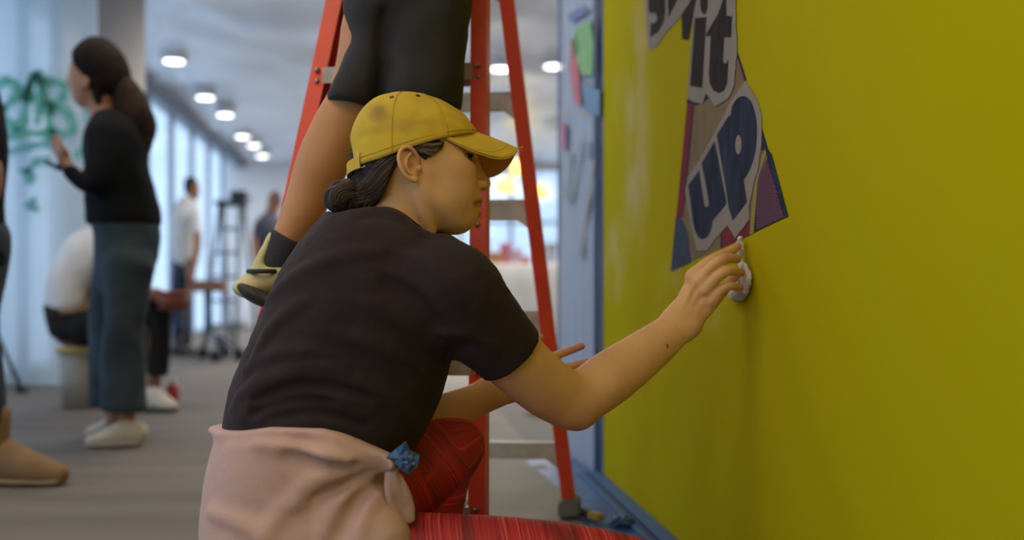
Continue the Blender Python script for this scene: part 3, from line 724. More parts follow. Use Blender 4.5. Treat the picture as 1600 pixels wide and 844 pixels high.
# cap: crown, brim, eyelets, strap and buckle
CA, CC = .107, .085
def rim_b(a): return float(np.interp(a, [-.12, -.09, -.06, -.03, .048, .12], [-.0115, -.0105, -.0065, .003, .030, .058]))
def crown(phi, t, off=0.0):            # t 0 rim .. 1 top
    s_ = math.sin(t*math.pi/2); c_ = math.cos(t*math.pi/2)
    ne = 2.2-.5*math.cos(phi); rr = (1-s_**ne)**(1/ne) if t < 1 else 0
    rr = max(rr, 0)
    a0, c0 = CA*math.cos(phi), CC*math.sin(phi)
    if math.cos(phi) > 0: a0 *= 1.03
    top = .1155-.012*abs(math.sin(phi))*0
    ca = -.004*s_
    a = ca+a0*rr+off*math.cos(phi)*c_; c_2 = c0*rr+off*math.sin(phi)*c_
    b = rim_b(a0*(1-s_)*1.0+ca)*(1)+top*s_*.985+off*s_
    return a, b, c_2
nphi, nt = 144, 30
SEAMS = [math.radians(x) for x in (0, 62, 111, 180, -111, -62)]
BV = []; BF = []
def back_open(phi):                    # the half-moon gap above the strap
    d = abs((phi-math.pi)); return .30*max(0, 1-(d/.42)**2)**.5 if d < .42 else 0
for layer in (0.0, -.0022):
    for i in range(nphi):
        phi = 2*math.pi*i/nphi; t0 = back_open(phi)
        for j in range(nt+1):
            t = t0+(1-t0)*j/nt
            p = np.array(crown(phi, t*.9995, layer))
            sd = min(abs((phi-k+math.pi) % (2*math.pi)-math.pi) for k in SEAMS)
            w = .0009*mnoise.fractal(Vector((p[0]*34, p[1]*40, p[2]*34)), 1, 2, 3)+.0022*mnoise.noise(Vector((p[0]*16+3, p[1]*22, p[2]*14)))
            w += -.0011*math.exp(-(sd*math.cos(t*1.5)/.018)**2)
            if p[0] > .02 and t < .45: w += .0016*math.sin(p[1]*260+p[0]*110)*max(0, 1-abs(t-.22)/.22)*min(1, (p[0]-.02)/.04)
            n_ = np.array((p[0]/CA**2, (p[1]-.05)/.09**2, p[2]/CC**2)); n_ /= np.linalg.norm(n_)
            BV.append(H(*(p+n_*w)))
off2 = nphi*(nt+1)
for i in range(nphi):
    i2 = (i+1) % nphi
    for j in range(nt):
        a_, b_, c_, d_ = i*(nt+1)+j, i2*(nt+1)+j, i2*(nt+1)+j+1, i*(nt+1)+j+1
        BF.append((a_, b_, c_, d_)); BF.append((d_+off2, c_+off2, b_+off2, a_+off2))
    BF.append((i*(nt+1)+off2, i2*(nt+1)+off2, i2*(nt+1), i*(nt+1)))
capo = link_mesh('cap', np_mesh('cap', BV, BF), M_capc, painter)
tag(capo, label='faded mustard cotton baseball cap')
c = coords(capo); q = (c-HO)@HR
st = np.zeros(len(c))
for (x, y, r1, r2, w) in ((588, 195, .018, .017, .85), (600, 222, .05, .010, .35), (570, 180, .02, .03, .25), (640, 215, .05, .008, .25), (700, 168, .02, .02, .2)):
    a_, b_ = hpx(x, y); dd = np.sqrt(((q[:, 0]-a_)/r1)**2+((q[:, 1]-b_)/r2)**2)+.35*fbm(q, 60, 2)
    st = np.maximum(st, w*np.clip(1.35-dd, 0, 1)*(q[:, 2] > 0))
set_attr(capo, 'stain', st)
# brim
nu, nv = 16, 40; BV = []; BF = []
def brim(u, v, dz=0.0):
    av = abs(v); ai = .098*math.sqrt(max(0, 1-(v*.945)**2)); ao = .036+.140*(1-av**2.9)**(1/1.9) if av < 1 else .036
    ao = max(ao, ai+.001); a = ai+(ao-ai)*u; cc = .0775*v*(1-.03*u)
    b = .064-(a-.104)*.34*(1 if a > .104 else .5)-(.040+.45*max(0, a-.04))*v*v-1.2*max(0, a-.13)**2
    return H(a, b+dz, cc)
for dz in (0.0, -.0030):
    for i in range(nu+1):
        for j in range(nv+1): BV.append(brim(i/nu, -1+2*j/nv, dz))
o2 = (nu+1)*(nv+1)
for i in range(nu):
    for j in range(nv):
        a_, d_, c_, b_ = i*(nv+1)+j, (i+1)*(nv+1)+j, (i+1)*(nv+1)+j+1, i*(nv+1)+j+1
        BF.append((a_, b_, c_, d_)); BF.append((d_+o2, c_+o2, b_+o2, a_+o2))
for i in range(nu):
    for jj, fl in ((0, 1), (nv, 0)):
        a_, b_ = i*(nv+1)+jj, (i+1)*(nv+1)+jj; qd = (a_, a_+o2, b_+o2, b_); BF.append(qd if fl else qd[::-1])
for j in range(nv):
    a_, b_ = nu*(nv+1)+j, nu*(nv+1)+j+1; BF.append((a_, a_+o2, b_+o2, b_))
br = link_mesh('brim', np_mesh('brim', BV, BF), [M_capc, M_capu], capo)
mi = np.zeros(len(br.data.polygons), np.int32); nrm = np.empty(len(mi)*3, np.float32); br.data.polygons.foreach_get('normal', nrm)
mi[(nrm.reshape(-1, 3)@HR[:, 1]) < -.1] = 1; br.data.polygons.foreach_set('material_index', mi)
set_attr(br, 'stain', np.zeros(len(BV)))
m = MB()
for u in (.78, .965):
    m.tube([brim(u, v, .0003) for v in np.linspace(-.96, .96, 40)], .00035, 4)
m.build('brim_stitching', M_seam, br, True)
m = MB()
for ph in SEAMS:
    t0 = back_open(ph)
    m.tube([H(*crown(ph, t*.998, .0004)) for t in np.linspace(t0+.01, 1, 24)], .0005, 4)
m.tube([H(*crown(ph, .055, .0006)) for ph in np.linspace(-math.pi+.45, math.pi-.45, 70)], .0005, 4)
m.build('seam', M_seam, capo, True)
m = MB(); m.lathe(H(*crown(0, 1))-HR@np.array((0, .002, 0)), [(.0075, 0), (.0075, .003), (.005, .0052), (.001, .006)], 18, HR[:, 1]); m.build('button', M_capc, capo, True)
for dg in (82, 119, 25, -25, -80, -126):
    ph = math.radians(dg); p = np.array(crown(ph, .63)); n_ = np.array((p[0]/CA**2, (p[1]-.05)/.09**2, p[2]/CC**2)); n_ = HR@(n_/np.linalg.norm(n_))
    m = MB(); m.lathe(H(*p)-n_*.001, [(.0014, .0006), (.0020, .0012), (.0032, .0012), (.0038, .0006), (.0038, 0)], 16, n_); m.build('eyelet', M_dark_metal, capo, True)
m = MB()
sp = [H(*(np.array(crown(ph, .0, .0015))+np.array((0, .004, 0)))) for ph in np.linspace(math.pi-.62, math.pi+.62, 22)]
upv = HR[:, 1]
for i in range(len(sp)-1):
    n_ = np.cross(sp[i+1]-sp[i], upv); n_ /= np.linalg.norm(n_)
    m.hexa([sp[i]-upv*.010, sp[i+1]-upv*.010, sp[i+1]-upv*.010+n_*.002, sp[i]-upv*.010+n_*.002, sp[i]+upv*.010, sp[i+1]+upv*.010, sp[i+1]+upv*.010+n_*.002, sp[i]+upv*.010+n_*.002])
m.build('strap', M_capc, capo, False)
m = MB(); b0 = [H(*(np.array(crown(math.pi-.60, t, .003))+np.array((da, db, 0)))) for t, da, db in ((0, .004, -.006), (0, .010, -.004), (0, .006, .020), (0, -.001, .018), (0, .004, -.006))]
m.tube(b0, .0012, 6); m.build('buckle', M_brass, capo, True)
m = MB(); p = brim(1, .12)
for k in range(5): m.tube([p, p+HR@np.array((.003+.004*random.random(), random.uniform(-.004, .004), 0)), p+HR@np.array((.007+.004*k/4, random.uniform(-.007, .006), .002))], .00035, 4)
m.build('frayed_threads', M_capc, br, True)

# T-shirt
tee = Field()
tee.add(LP([(470, 745, 1.73, 118, .135), (482, 690, 1.73, 132, .14), (508, 640, 1.725, 148, .145), (536, 590, 1.72, 153, .15), (558, 530, 1.715, 151, .15),
            (578, 470, 1.71, 142, .145), (596, 415, 1.705, 118, .125), (602, 378, 1.70, 86, .095)], 5, 2.2), .03)
tee.add(LP([(508, 440, 1.83, 38, .055), (548, 402, 1.79, 42, .06), (612, 388, 1.71, 50, .075), (680, 428, 1.645, 48, .060), (722, 450, 1.625, 52, .060)], 5), .045)
tee.add(LP([(622, 350, 1.70, 54, .064), (610, 385, 1.70, 70, .08)], 1), .03)
tee.add(LP([(700, 448, 1.635, 70, .066), (735, 488, 1.64, 69, .064), (775, 530, 1.665, 61, .058), (815, 572, 1.69, 55, .054), (850, 612, 1.71, 52, .05)], 5), .035)
tee.add(LP([(520, 660, 1.66, 60, .04), (588, 680, 1.68, 38, .035)], 1), .03)
e1, e2 = P3(838, 523, 1.685), P3(763, 594, 1.675); mid = (e1+e2)/2; axn = P3(850, 612, 1.71)-P3(775, 530, 1.665); edge = e1-e2
cutn = np.cross(edge, np.cross(axn, edge)); cutn /= np.linalg.norm(cutn)
slv = Field(); 
class SleeveCut:                       # cuts only round the sleeve end
    def __init__(s, p, n, c, r): s.p, s.n, s.c, s.r = p, n/np.linalg.norm(n), c, r
    def bounds(s): return None
    def ev(s, P, c, R): return np.maximum(-((P-s.p)@s.n), np.linalg.norm(P-s.c, axis=1)-s.r)
tee.ops.append((SleeveCut(mid, cutn, mid+cutn*.06, .10), 's', .005))
# neck opening along the collar line
NECK = np.array([P3(x, y, 1.66) for x, y in ((480, 340), (520, 336), (560, 329), (585, 325), (613, 326), (636, 338), (650, 353), (680, 366), (720, 380))])
def neck_z(x): return np.interp(x, NECK[:, 0], NECK[:, 2])
class NeckCut:
    def __init__(s, c, r): s.c, s.r = c, r
    def bounds(s): return None
    def ev(s, P, c, R): return np.maximum((neck_z(P[:, 0])-P[:, 2])*.85, np.linalg.norm(P-s.c, axis=1)-s.r)
tee.ops.append((NeckCut(P3(620, 320, 1.70), .115), 's', .004))
tee.sub(LP([(630, 325, 1.70, 47, .056), (622, 362, 1.70, 50, .058)], 1), .005)
def folds(lst, k, fld, up=.55, dn=-.15):
    """raised or sunk creases along pixel lines, laid where the sight lines meet the cloth"""
    paths = [crom(np.array(px, float), 4) for px, r, sb in lst]; P_, O_ = fld.march(np.concatenate(paths)); n0 = 0; out = []
    for path, (px, r, sb) in zip(paths, lst):
        pts, ok = P_[n0:n0+len(path)], O_[n0:n0+len(path)]; n0 += len(path); pts = pts[ok]; n = len(pts)
        if n < 3: continue
        T = np.gradient(pts, axis=0); T /= np.linalg.norm(T, axis=1)[:, None]
        view = pts-np.array((0, 0, CAM_H)); view /= np.linalg.norm(view, axis=1)[:, None]
        U = np.cross(T, view); U /= np.linalg.norm(U, axis=1)[:, None]
        rr = np.maximum(r*np.sin(np.pi*(np.arange(n)+.5)/n)**.6, .0008)
        out.append((Loft(pts+view*(r*(dn if sb else up)), U, np.cross(U, T), rr, rr), 's' if sb else 'u', k))
    fld.ops += out
tee_folds = [  # lower back creases, shoulder-blade pulls, sleeve
    ([(366, 640), (400, 612), (450, 596), (510, 596)], .010, 0), ([(372, 655), (410, 628), (470, 615), (540, 620), (590, 640)], .010, 0),
    ([(380, 662), (430, 642), (490, 636), (560, 650), (600, 676)], .009, 0), ([(430, 660), (490, 655), (550, 668), (598, 695)], .009, 0),
    ([(375, 620), (420, 590), (480, 576), (540, 578)], .008, 0), ([(470, 600), (540, 600), (610, 622), (640, 660)], .009, 0),
    ([(395, 648), (450, 628), (520, 628)], .006, 1), ([(400, 625), (460, 604), (530, 606), (580, 622)], .006, 1), ([(420, 655), (500, 646), (570, 664)], .006, 1),
    ([(420, 470), (470, 430), (540, 400), (600, 392)], .009, 0), ([(560, 470), (630, 500), (690, 545)], .010, 0), ([(600, 440), (650, 470), (700, 530)], .008, 1),
    ([(520, 520), (590, 540), (660, 575)], .009, 0), ([(400, 560), (430, 510), (480, 470)], .008, 0), ([(640, 400), (680, 420), (720, 470)], .007, 0),
    ([(700, 555), (725, 540), (760, 530)], .008, 1), ([(690, 520), (730, 520), (780, 545)], .007, 0), ([(385, 580), (440, 552), (500, 548)], .007, 0), ([(560, 342), (585, 337), (606, 338), (630, 347), (644, 359), (664, 371)], .0028, 1)]
folds([(a_, r_*1.15, b_) for a_, r_, b_ in tee_folds], .015, tee, .6, -.25)
tee.cut(P3(480, 728, 1.73), np.array((0, 0, -1.)), .004)
to = mesh_field('tshirt', tee, .0042, M_tee, painter, relax=2)
tag(to, label='washed black cotton T-shirt')
displace(to, lambda c_, n_: .0016*fbm(c_, 22, 3)+.0007*fbm(c_, 70, 2))
# collar rib following the neckline
cp = []; ctr = P3(626, 345, 1.70)
for k in range(49):
    an = 2*math.pi*k/48; ts = np.linspace(.03, .105, 70); Pq = ctr+np.stack([np.cos(an)*ts, np.sin(an)*ts, 0*ts], 1); Pq[:, 2] = neck_z(Pq[:, 0])-.004
    ins_ = np.nonzero(tee.ev(Pq) < 0)[0]; cp.append(Pq[min(ins_[0]+3, 69)] if len(ins_) and ins_[0]+1 < 70 else Pq[30])
cp = np.array(cp)
for _ in range(3): cp[1:-1] = cp[1:-1]*.5+.25*(cp[2:]+cp[:-2])
cp[-1] = cp[0]
m = MB(); m.tube(cp, .0062, 8, cap=False); m.build('collar', M_tee, to, True)

# leggings with a woven-stripe print: coordinate along each leg is stored for the print
M_leg = mat('red_print_leggings', (0.42, 0.022, 0.026), 0.62, bump=0.08, bscale=400)
def legging_nodes(m_):
    nt = m_.node_tree; N = nt.nodes; L = nt.links; b = N['Principled BSDF']
    at = N.new('ShaderNodeAttribute'); at.attribute_name = 'along'; ar = N.new('ShaderNodeAttribute'); ar.attribute_name = 'around'
    cb = N.new('ShaderNodeCombineXYZ'); L.new(at.outputs['Fac'], cb.inputs['X']); L.new(ar.outputs['Fac'], cb.inputs['Y'])
    def noise(sx, sy, det):
        mp = N.new('ShaderNodeMapping'); mp.inputs['Scale'].default_value = (sx, sy, 1); L.new(cb.outputs['Vector'], mp.inputs['Vector'])
        n = N.new('ShaderNodeTexNoise'); n.inputs['Scale'].default_value = 1; n.inputs['Detail'].default_value = det; L.new(mp.outputs['Vector'], n.inputs['Vector']); return n.outputs['Fac']
    def ramp(src, stops):
        r = N.new('ShaderNodeValToRGB'); e = r.color_ramp.elements
        e[0].position, e[0].color = stops[0][0], (*stops[0][1], 1); e[1].position, e[1].color = stops[-1][0], (*stops[-1][1], 1)
        for p, c_ in stops[1:-1]: x = e.new(p); x.color = (*c_, 1)
        L.new(src, r.inputs['Fac']); return r.outputs['Color']
    base = ramp(noise(26, 2.5, 1), [(.36, (.22, .014, .018)), (.46, (.42, .020, .026)), (.6, (.52, .026, .032))])
    fine = ramp(noise(300, 2.2, 2), [(.36, (0.55,)*3), (.46, (1,)*3), (.57, (1.0,)*3), (.64, (1.4, 3.4, 3.0))])
    mx = N.new('ShaderNodeMix'); mx.data_type = 'RGBA'; mx.blend_type = 'MULTIPLY'; mx.inputs['Factor'].default_value = 1
    L.new(base, mx.inputs['A']); L.new(fine, mx.inputs['B'])
    bd = N.new('ShaderNodeAttribute'); bd.attribute_name = 'band'
    m2 = N.new('ShaderNodeMix'); m2.data_type = 'RGBA'; L.new(bd.outputs['Fac'], m2.inputs['Factor']); L.new(mx.outputs['Result'], m2.inputs['A']); m2.inputs['B'].default_value = (.60, .022, .030, 1)
    L.new(m2.outputs['Result'], b.inputs['Base Color'])
legging_nodes(M_leg)
near_leg = LP([(500, 868, 1.67, 88, .092), (600, 876, 1.665, 78, .084), (700, 882, 1.665, 78, .080), (800, 888, 1.67, 78, .077), (900, 897, 1.68, 75, .072), (1000, 912, 1.70, 68, .066), (1075, 940, 1.72, 58, .057)], 5)
near_shin = LW([(.325, 1.735, .072, .055, .055), (.22, 1.73, .066, .054, .052), (.08, 1.72, .062, .055, .053), (-.06, 1.70, .058, .040, .040)], 4)
far_leg = LP([(505, 805, 1.82, 92, .09), (580, 765, 1.84, 82, .085), (642, 734, 1.87, 70, .076), (694, 708, 1.89, 56, .064), (715, 697, 1.895, 43, .052)], 5)
far_shin = LP([(711, 702, 1.895, 38, .05), (700, 745, 1.90, 35, .05), (680, 800, 1.905, 43, .053), (664, 880, 1.905, 42, .05), (648, 950, 1.90, 30, .035)], 5)
leg = Field(); leg.add(near_leg, .01); leg.add(near_shin, .015); leg.add(far_leg, .02); leg.add(far_shin, .006)
leg.add(LP([(455, 800, 1.73, 120, .14), (500, 830, 1.73, 100, .13)], 1), .04)
lo_ = mesh_field('leggings', leg, .0045, M_leg, painter)
c = coords(lo_); al = np.zeros(len(c)); aro = np.zeros(len(c)); bd = np.zeros(len(c)); best = np.full(len(c), 9.)
for L_, base in ((near_leg, 0.0), (near_shin, 3.0), (far_leg, 1.1), (far_shin, 2.2)):
    e = L_.ev(c, None, 0); seg = np.linalg.norm(np.diff(L_.C, axis=0), axis=1); cum = np.concatenate([[0], np.cumsum(seg)])
    dd = np.full(len(c), 9.); aa = np.zeros(len(c)); ang = np.zeros(len(c))
    for i in range(len(seg)):
        a_ = L_.C[i]; ab = L_.C[i+1]-a_; t = np.clip((c-a_)@ab/(ab@ab), 0, 1); qv = c-a_-t[:, None]*ab; r_ = np.linalg.norm(qv, axis=1)
        mk = r_ < dd; dd[mk] = r_[mk]; aa[mk] = (cum[i]+t*seg[i])[mk]; ang[mk] = np.arctan2(qv@L_.U[i], -(qv@L_.V[i]))[mk]
    mk = e < best; best[mk] = e[mk]; al[mk] = aa[mk]+base; aro[mk] = ang[mk]
al2 = al+.016*np.sin(aro*1.2)
set_attr(lo_, 'along', al2); set_attr(lo_, 'around', aro*.12)
def near_path(px, d, w):
    pts, ok = leg.march(crom(np.array(px, float), 8)); pts = pts[ok]; out = np.full(len(c), 9.)
    for i in range(len(pts)-1):
        ab = pts[i+1]-pts[i]; t = np.clip((c-pts[i])@ab/(ab@ab+1e-12), 0, 1); out = np.minimum(out, np.linalg.norm(c-pts[i]-t[:, None]*ab, axis=1))
    return np.clip((w-out)/.0025+.5, 0, 1)
for px, w in (([(662, 757), (680, 735), (705, 705), (728, 693), (748, 692), (753, 700)], .0042), ([(640, 720), (655, 745), (668, 770), (676, 800)], .0035), ([(752, 676), (757, 690), (752, 712)], .002)):
    bd = np.maximum(bd, near_path(px, 0, w))
set_attr(lo_, 'band', bd*.8)
tag(lo_, label='red leggings printed with fine darker stripes')

# sweatshirt tied round the hips
sw = Field()
sw.add(LP([(474, 655, 1.73, 130, .172), (476, 705, 1.73, 136, .176), (471, 745, 1.725, 142, .174), (470, 790, 1.72, 149, .168), (478, 845, 1.71, 160, .172), (480, 920, 1.71, 158, .17), (470, 985, 1.71, 150, .165)], 5, 2.25), .02)
sw.add(LP([(560, 800, 1.62, 50, .05), (590, 850, 1.60, 52, .055), (580, 920, 1.60, 50, .05)], 4), .05)
sw.add(LP([(350, 672, 1.73, 7, .03), (430, 672, 1.60, 7, .018), (520, 690, 1.575, 8, .015), (606, 722, 1.60, 9, .016)], 6), .02)
class TopCut:                          # the upper rim of the cloth, following the waist
    def __init__(s, px): q = np.array([P3(*v) for v in px]); s.x, s.z = q[:, 0], q[:, 2]
    def bounds(s): return None
    def ev(s, P, c, R): return (np.interp(P[:, 0], s.x, s.z)-P[:, 2])*.85
sw.add(LP([(515, 712, 1.605, 28, .05), (585, 731, 1.62, 22, .048)], 1), .03)
# notch where the knot gathers the cloth
sw.sub(LP([(640, 742, 1.60, 26, .06), (626, 780, 1.60, 12, .05), (612, 770, 1.58, 8, .03)], 4), .01)
sfold = [([(604, 736), (555, 742), (500, 760), (440, 800), (410, 844)], .0085, 0), ([(602, 745), (560, 765), (520, 800), (500, 844)], .008, 0), ([(600, 755), (575, 785), (562, 820), (560, 850)], .008, 0),
         ([(604, 728), (560, 722), (500, 712)], .006, 0), ([(600, 732), (560, 734), (510, 740), (470, 758)], .004, 0), ([(598, 740), (570, 752), (540, 775)], .004, 0), ([(330, 800), (370, 815), (420, 844)], .006, 0), ([(400, 690), (470, 700), (540, 716)], .004, 0),
         ([(600, 740), (550, 752), (490, 778)], .005, 1), ([(600, 750), (562, 780), (535, 830)], .005, 1), ([(590, 728), (530, 730), (450, 716)], .0035, 1), ([(575, 748), (590, 746), (602, 750)], .004, 1), ([(352, 682), (430, 681), (500, 690), (560, 706), (600, 728)], .0022, 1)]
folds(sfold, .022, sw, .45, -.1)
sw.ops.append((TopCut([(330, 663, 1.72), (347, 667, 1.70), (430, 665, 1.60), (500, 673, 1.55), (560, 690, 1.535), (606, 712, 1.55), (660, 735, 1.58)]), 's', .006))
so = mesh_field('sweatshirt', sw, .0048, M_sweat, painter, relax=2); tag(so, label='pale pink sweatshirt tied round the hips')
displace(so, lambda c_, n_: .0016*fbm(c_, 9, 2)+.0005*fbm(c_, 60, 2))
slv = Field()
slv.add(LP([(608, 720, 1.60, 7, .011), (617, 738, 1.59, 9, .009), (627, 764, 1.595, 12, .007), (634, 790, 1.605, 14, .007), (636, 812, 1.61, 14, .007)], 5, 2.4), .008)
slv.add(LP([(604, 742, 1.59, 4, .008), (608, 772, 1.59, 7, .008), (618, 812, 1.60, 11, .008)], 4), .006)
slv.add(Ell(P3(606, 724, 1.60), (.012, .011, .012)), .010)
slv.sub(LP([(622, 735, 1.588, 1.5, .004), (630, 765, 1.586, 1.8, .004), (634, 800, 1.594, 1.5, .004)], 4), .006)
sl = mesh_field('sleeve', slv, .0035, M_sweat, so); displace(sl, lambda c_, n_: .0012*fbm(c_, 40, 2))
for p, dx in ((P3(640, 985, 1.90), .13), (np.array((-.10, 1.69, .05)), -.02)):
    f = Field(); x0, y0 = p[0], p[1]
    f.add(LW([(x0-.06, y0, .040, .036, .034), (x0+.02, y0, .045, .042, .042), (x0+.10, y0, .030, .044, .026), (x0+.16, y0, .024, .034, .020)], 4), .02)
    f.cut((0, 0, .004), (0, 0, -1), .003)
    mesh_field('shoe', f, .006, mat('canvas_shoe', (.05, .05, .055), .8), painter)
# ------------------------------------------------------------------ poster pasted on the yellow wall
wn_ = -ST(1, 0, 0)
po = thing('poster', tuple(on_wall(1130, 260)), 'torn lettered paste-up reading it up on the yellow wall', 'poster')
M_paper = mat('poster_offwhite_paper', (.285, .25, .215), .9, var=.05, vscale=14, spec=.15)
M_tan = mat('poster_tan_ink', (.21, .155, .085), .9, var=.10, vscale=25, spec=.15)
M_ink = mat('poster_black_ink', (.030, .025, .025), .9, spec=.1, var=.3, vscale=40)
M_navy = mat('poster_navy_ink', (.027, .036, .060), .9, spec=.1, var=.45, vscale=26, stretch=(1, 1, .3))
M_red = mat('poster_red_ink', (.19, .024, .038), .9, var=.15, vscale=20, spec=.15)
M_blueink = mat('poster_blue_ink', (.045, .065, .105), .9, var=.2, vscale=30, spec=.15)
M_lime = mat('poster_lime_ink', (.30, .27, .05), .9, spec=.15)
M_plum = mat('poster_plum_ink', (.045, .022, .06), .9, spec=.15)
M_dot = mat('poster_pink_dot_ink', (.25, .12, .16), .9, spec=.15)
z8 = lambda X, Y: (1000+X/3.8375, Y/3.8375)
z5 = lambda X, Y: (1040+X/2.4818, 100+Y/2.4818)
def ragged(pts, amp, seed):
    out = []; n = len(pts)
    for i in range(n):
        a, b = np.array(pts[i], float), np.array(pts[(i+1) % n], float); L_ = np.linalg.norm(b-a); k = max(1, int(L_/9)); t = (b-a)/(L_+1e-9)
        for j in range(k): out.append(tuple(a+(b-a)*j/k+np.array((-t[1], t[0]))*amp*mnoise.noise(Vector((i*3.1+j*.9, seed, 0)))*(j > 0)))
    return out
def print_(name, pts, layer, m_, z=z5, rag=0.0, hole=None, smooth=0):
    px = [z(*p) for p in pts]
    if smooth: a = crom(np.array(px+[px[0]], float), smooth); px = [tuple(p) for p in a[:-1]]
    if rag: px = ragged(px, rag, layer*7.3+len(pts))
    off = .0004+.00045*layer
    if hole is None: mb = MB(); mb.poly([on_wall(x, y, off-.0004) for x, y in px], wn_, .0004)
    else:
        n = 40; cx, cy, rx, ry = hole; c0 = z(cx, cy)
        def resample(q, n):
            q = np.array(list(q)+[q[0]], float); an = np.unwrap(np.arctan2(q[:, 1]-c0[1], q[:, 0]-c0[0])); s = np.concatenate([[0], np.cumsum(np.linalg.norm(np.diff(q, axis=0), axis=1))])
            u = np.linspace(0, s[-1], n*3+1)[:-1]; return np.stack([np.interp(u, s, q[:, 0]), np.interp(u, s, q[:, 1])], 1)
        o_ = resample(px, n); e_ = np.array([z(cx+rx*math.cos(t), cy+ry*math.sin(t)) for t in np.linspace(0, 2*math.pi, 121)[:-1]])
        oa = np.arctan2(o_[0, 1]-c0[1], o_[0, 0]-c0[0]); area = np.sum(o_[:, 0]*np.roll(o_[:, 1], -1)-np.roll(o_[:, 0], -1)*o_[:, 1]); sg = 1 if area > 0 else -1
        inner = []
        for q in o_:
            t = math.atan2((q[1]-c0[1])/ry, (q[0]-c0[0])/rx); inner.append(z(cx+rx*math.cos(t), cy+ry*math.sin(t)))
        vs = []; m = len(o_)
        for dz in (off-.0004, off): vs += [on_wall(x, y, dz) for x, y in o_]+[on_wall(x, y, dz) for x, y in inner]
        fs = []
        for i in range(m):
            j = (i+1) % m; fs += [(i, j, m+j, m+i), (2*m+i, 3*m+i, 3*m+j, 2*m+j), (i, 2*m+i, 2*m+j, j), (m+i, m+j, 3*m+j, 3*m+i)]
        mb = MB(); mb.add(vs, fs)
    return mb.build(name, m_, po)
print_('backing_sheet', [(86, 140), (20, 806), (476, 591), (374, 245), (312, 62), (272, -40), (120, -60)], 0, M_tan)
print_('red_stripe', [(83, 160), (104, 160), (66, 596), (42, 600)], 1, M_red)
print_('dark_line', [(104, 160), (110, 160), (76, 520), (66, 596)], 2, M_plum)
print_('blue_panel', [(40, 590), (62, 600), (86, 650), (100, 770), (20, 806)], 1, M_blueink)
print_('red_panel', [(214, 640), (240, 622), (268, 650), (326, 606), (332, 662), (214, 716)], 1, M_red)
print_('dark_line', [(213, 640), (218, 636), (218, 712), (213, 714)], 2, M_plum)
print_('lime_stripe', [(385, 328), (392, 345), (358, 450), (341, 655), (326, 663), (344, 470)], 2, M_lime)
print_('dotted_panel', [(345, 500), (360, 440), (398, 362), (476, 591), (341, 655)], 1, M_plum)
print_('navy_border', [(372, 243), (396, 328), (412, 352), (476, 591), (462, 597), (402, 385), (386, 330), (374, 336)], 2, M_navy)
mb = MB()
inside = lambda x, y: (y > 372+(398-x)*.9+0 and x > 352 and y < 655-(x-341)*.474-6 and x < 402+(y-385)*.29-4)
for r in range(60):
    for q in range(40):
        X, Y = 350+q*6.2+(r % 2)*3.1, 380+r*5.4-q*.9
        if inside(X, Y): mb.poly([on_wall(*z5(X+dx, Y+dy), .0011) for dx, dy in ((-2.0, 0), (0, -3.0), (2.0, 0), (0, 3.0))], wn_, .0003)
mb.build('halftone_dots', M_dot, po)['kind'] = 'stuff'
print_('dark_edge', [(560, 262), (572, 270), (640, 480), (628, 490)], 1, M_plum, z8)
print_('dark_edge', [(280, 600), (405, 560), (415, 590), (340, 632), (282, 625)], 1, M_plum, z8)
print_('paper_border', [(310, 64), (356, 140), (373, 200), (372, 310), (360, 400), (340, 470), (322, 560), (326, 600), (270, 676), (240, 626), (192, 678), (185, 692), (160, 724), (120, 722), (86, 560), (76, 490), (86, 440), (120, 390), (190, 270), (250, 150)], 3, M_paper, rag=2.2)
print_('paper_border', [(345, -40), (320, 100), (285, 560), (300, 600), (330, 614), (375, 622), (396, 560), (450, 640), (530, 590), (562, 520), (582, 300), (572, 60), (576, -40)], 4, M_paper, z8, rag=1.5)
print_('paper_border', [(30, -40), (40, 180), (55, 302), (100, 280), (150, 205), (235, 112), (330, -40)], 3, M_paper, z8, rag=1.8)
print_('torn_letter', [(250, 85), (322, -20), (345, -20), (312, 120), (290, 240), (252, 234)], 3, M_ink, z8)
print_('letter_u', [(88, 470), (130, 414), (147, 530), (152, 552), (160, 556), (168, 548), (166, 520), (140, 385), (190, 300), (236, 540), (182, 608), (178, 634), (170, 656), (158, 673), (142, 680), (126, 670), (114, 646), (106, 610)], 5, M_navy)
print_('letter_p', [(198, 275), (248, 195), (250, 212), (255, 172), (264, 150), (280, 131), (300, 123), (318, 130), (334, 150), (346, 188), (352, 230), (353, 275), (348, 330), (339, 372), (324, 412), (300, 452), (305, 480), (314, 535), (260, 606), (245, 560), (228, 450)], 5, M_navy, hole=(281, 312, 13, 38))
print_('letter_i', [(330, 108), (398, 103), (372, 526), (302, 514)], 6, M_ink, z8)
print_('letter_dot', [(360, -50), (408, -50), (404, 50), (396, 76), (384, 88), (370, 72), (362, 40)], 6, M_ink, z8)
print_('letter_t', [(515, -30), (518, 94), (551, 98), (545, 224), (505, 222), (497, 345), (500, 376), (515, 384), (530, 358), (522, 500), (505, 542), (475, 558), (440, 542), (418, 500), (414, 440), (425, 216), (395, 216), (400, 198), (470, 80), (508, -30)], 6, M_ink, z8)
print_('letter_s', [(52, -40), (148, -40), (152, 60), (142, 130), (110, 190), (62, 224), (64, 140), (90, 138), (104, 115), (98, 85), (78, 76), (58, 80), (52, 50)], 5, M_ink, z8)
print_('torn_letter', [(166, -40), (240, -40), (172, 106)], 5, M_ink, z8)

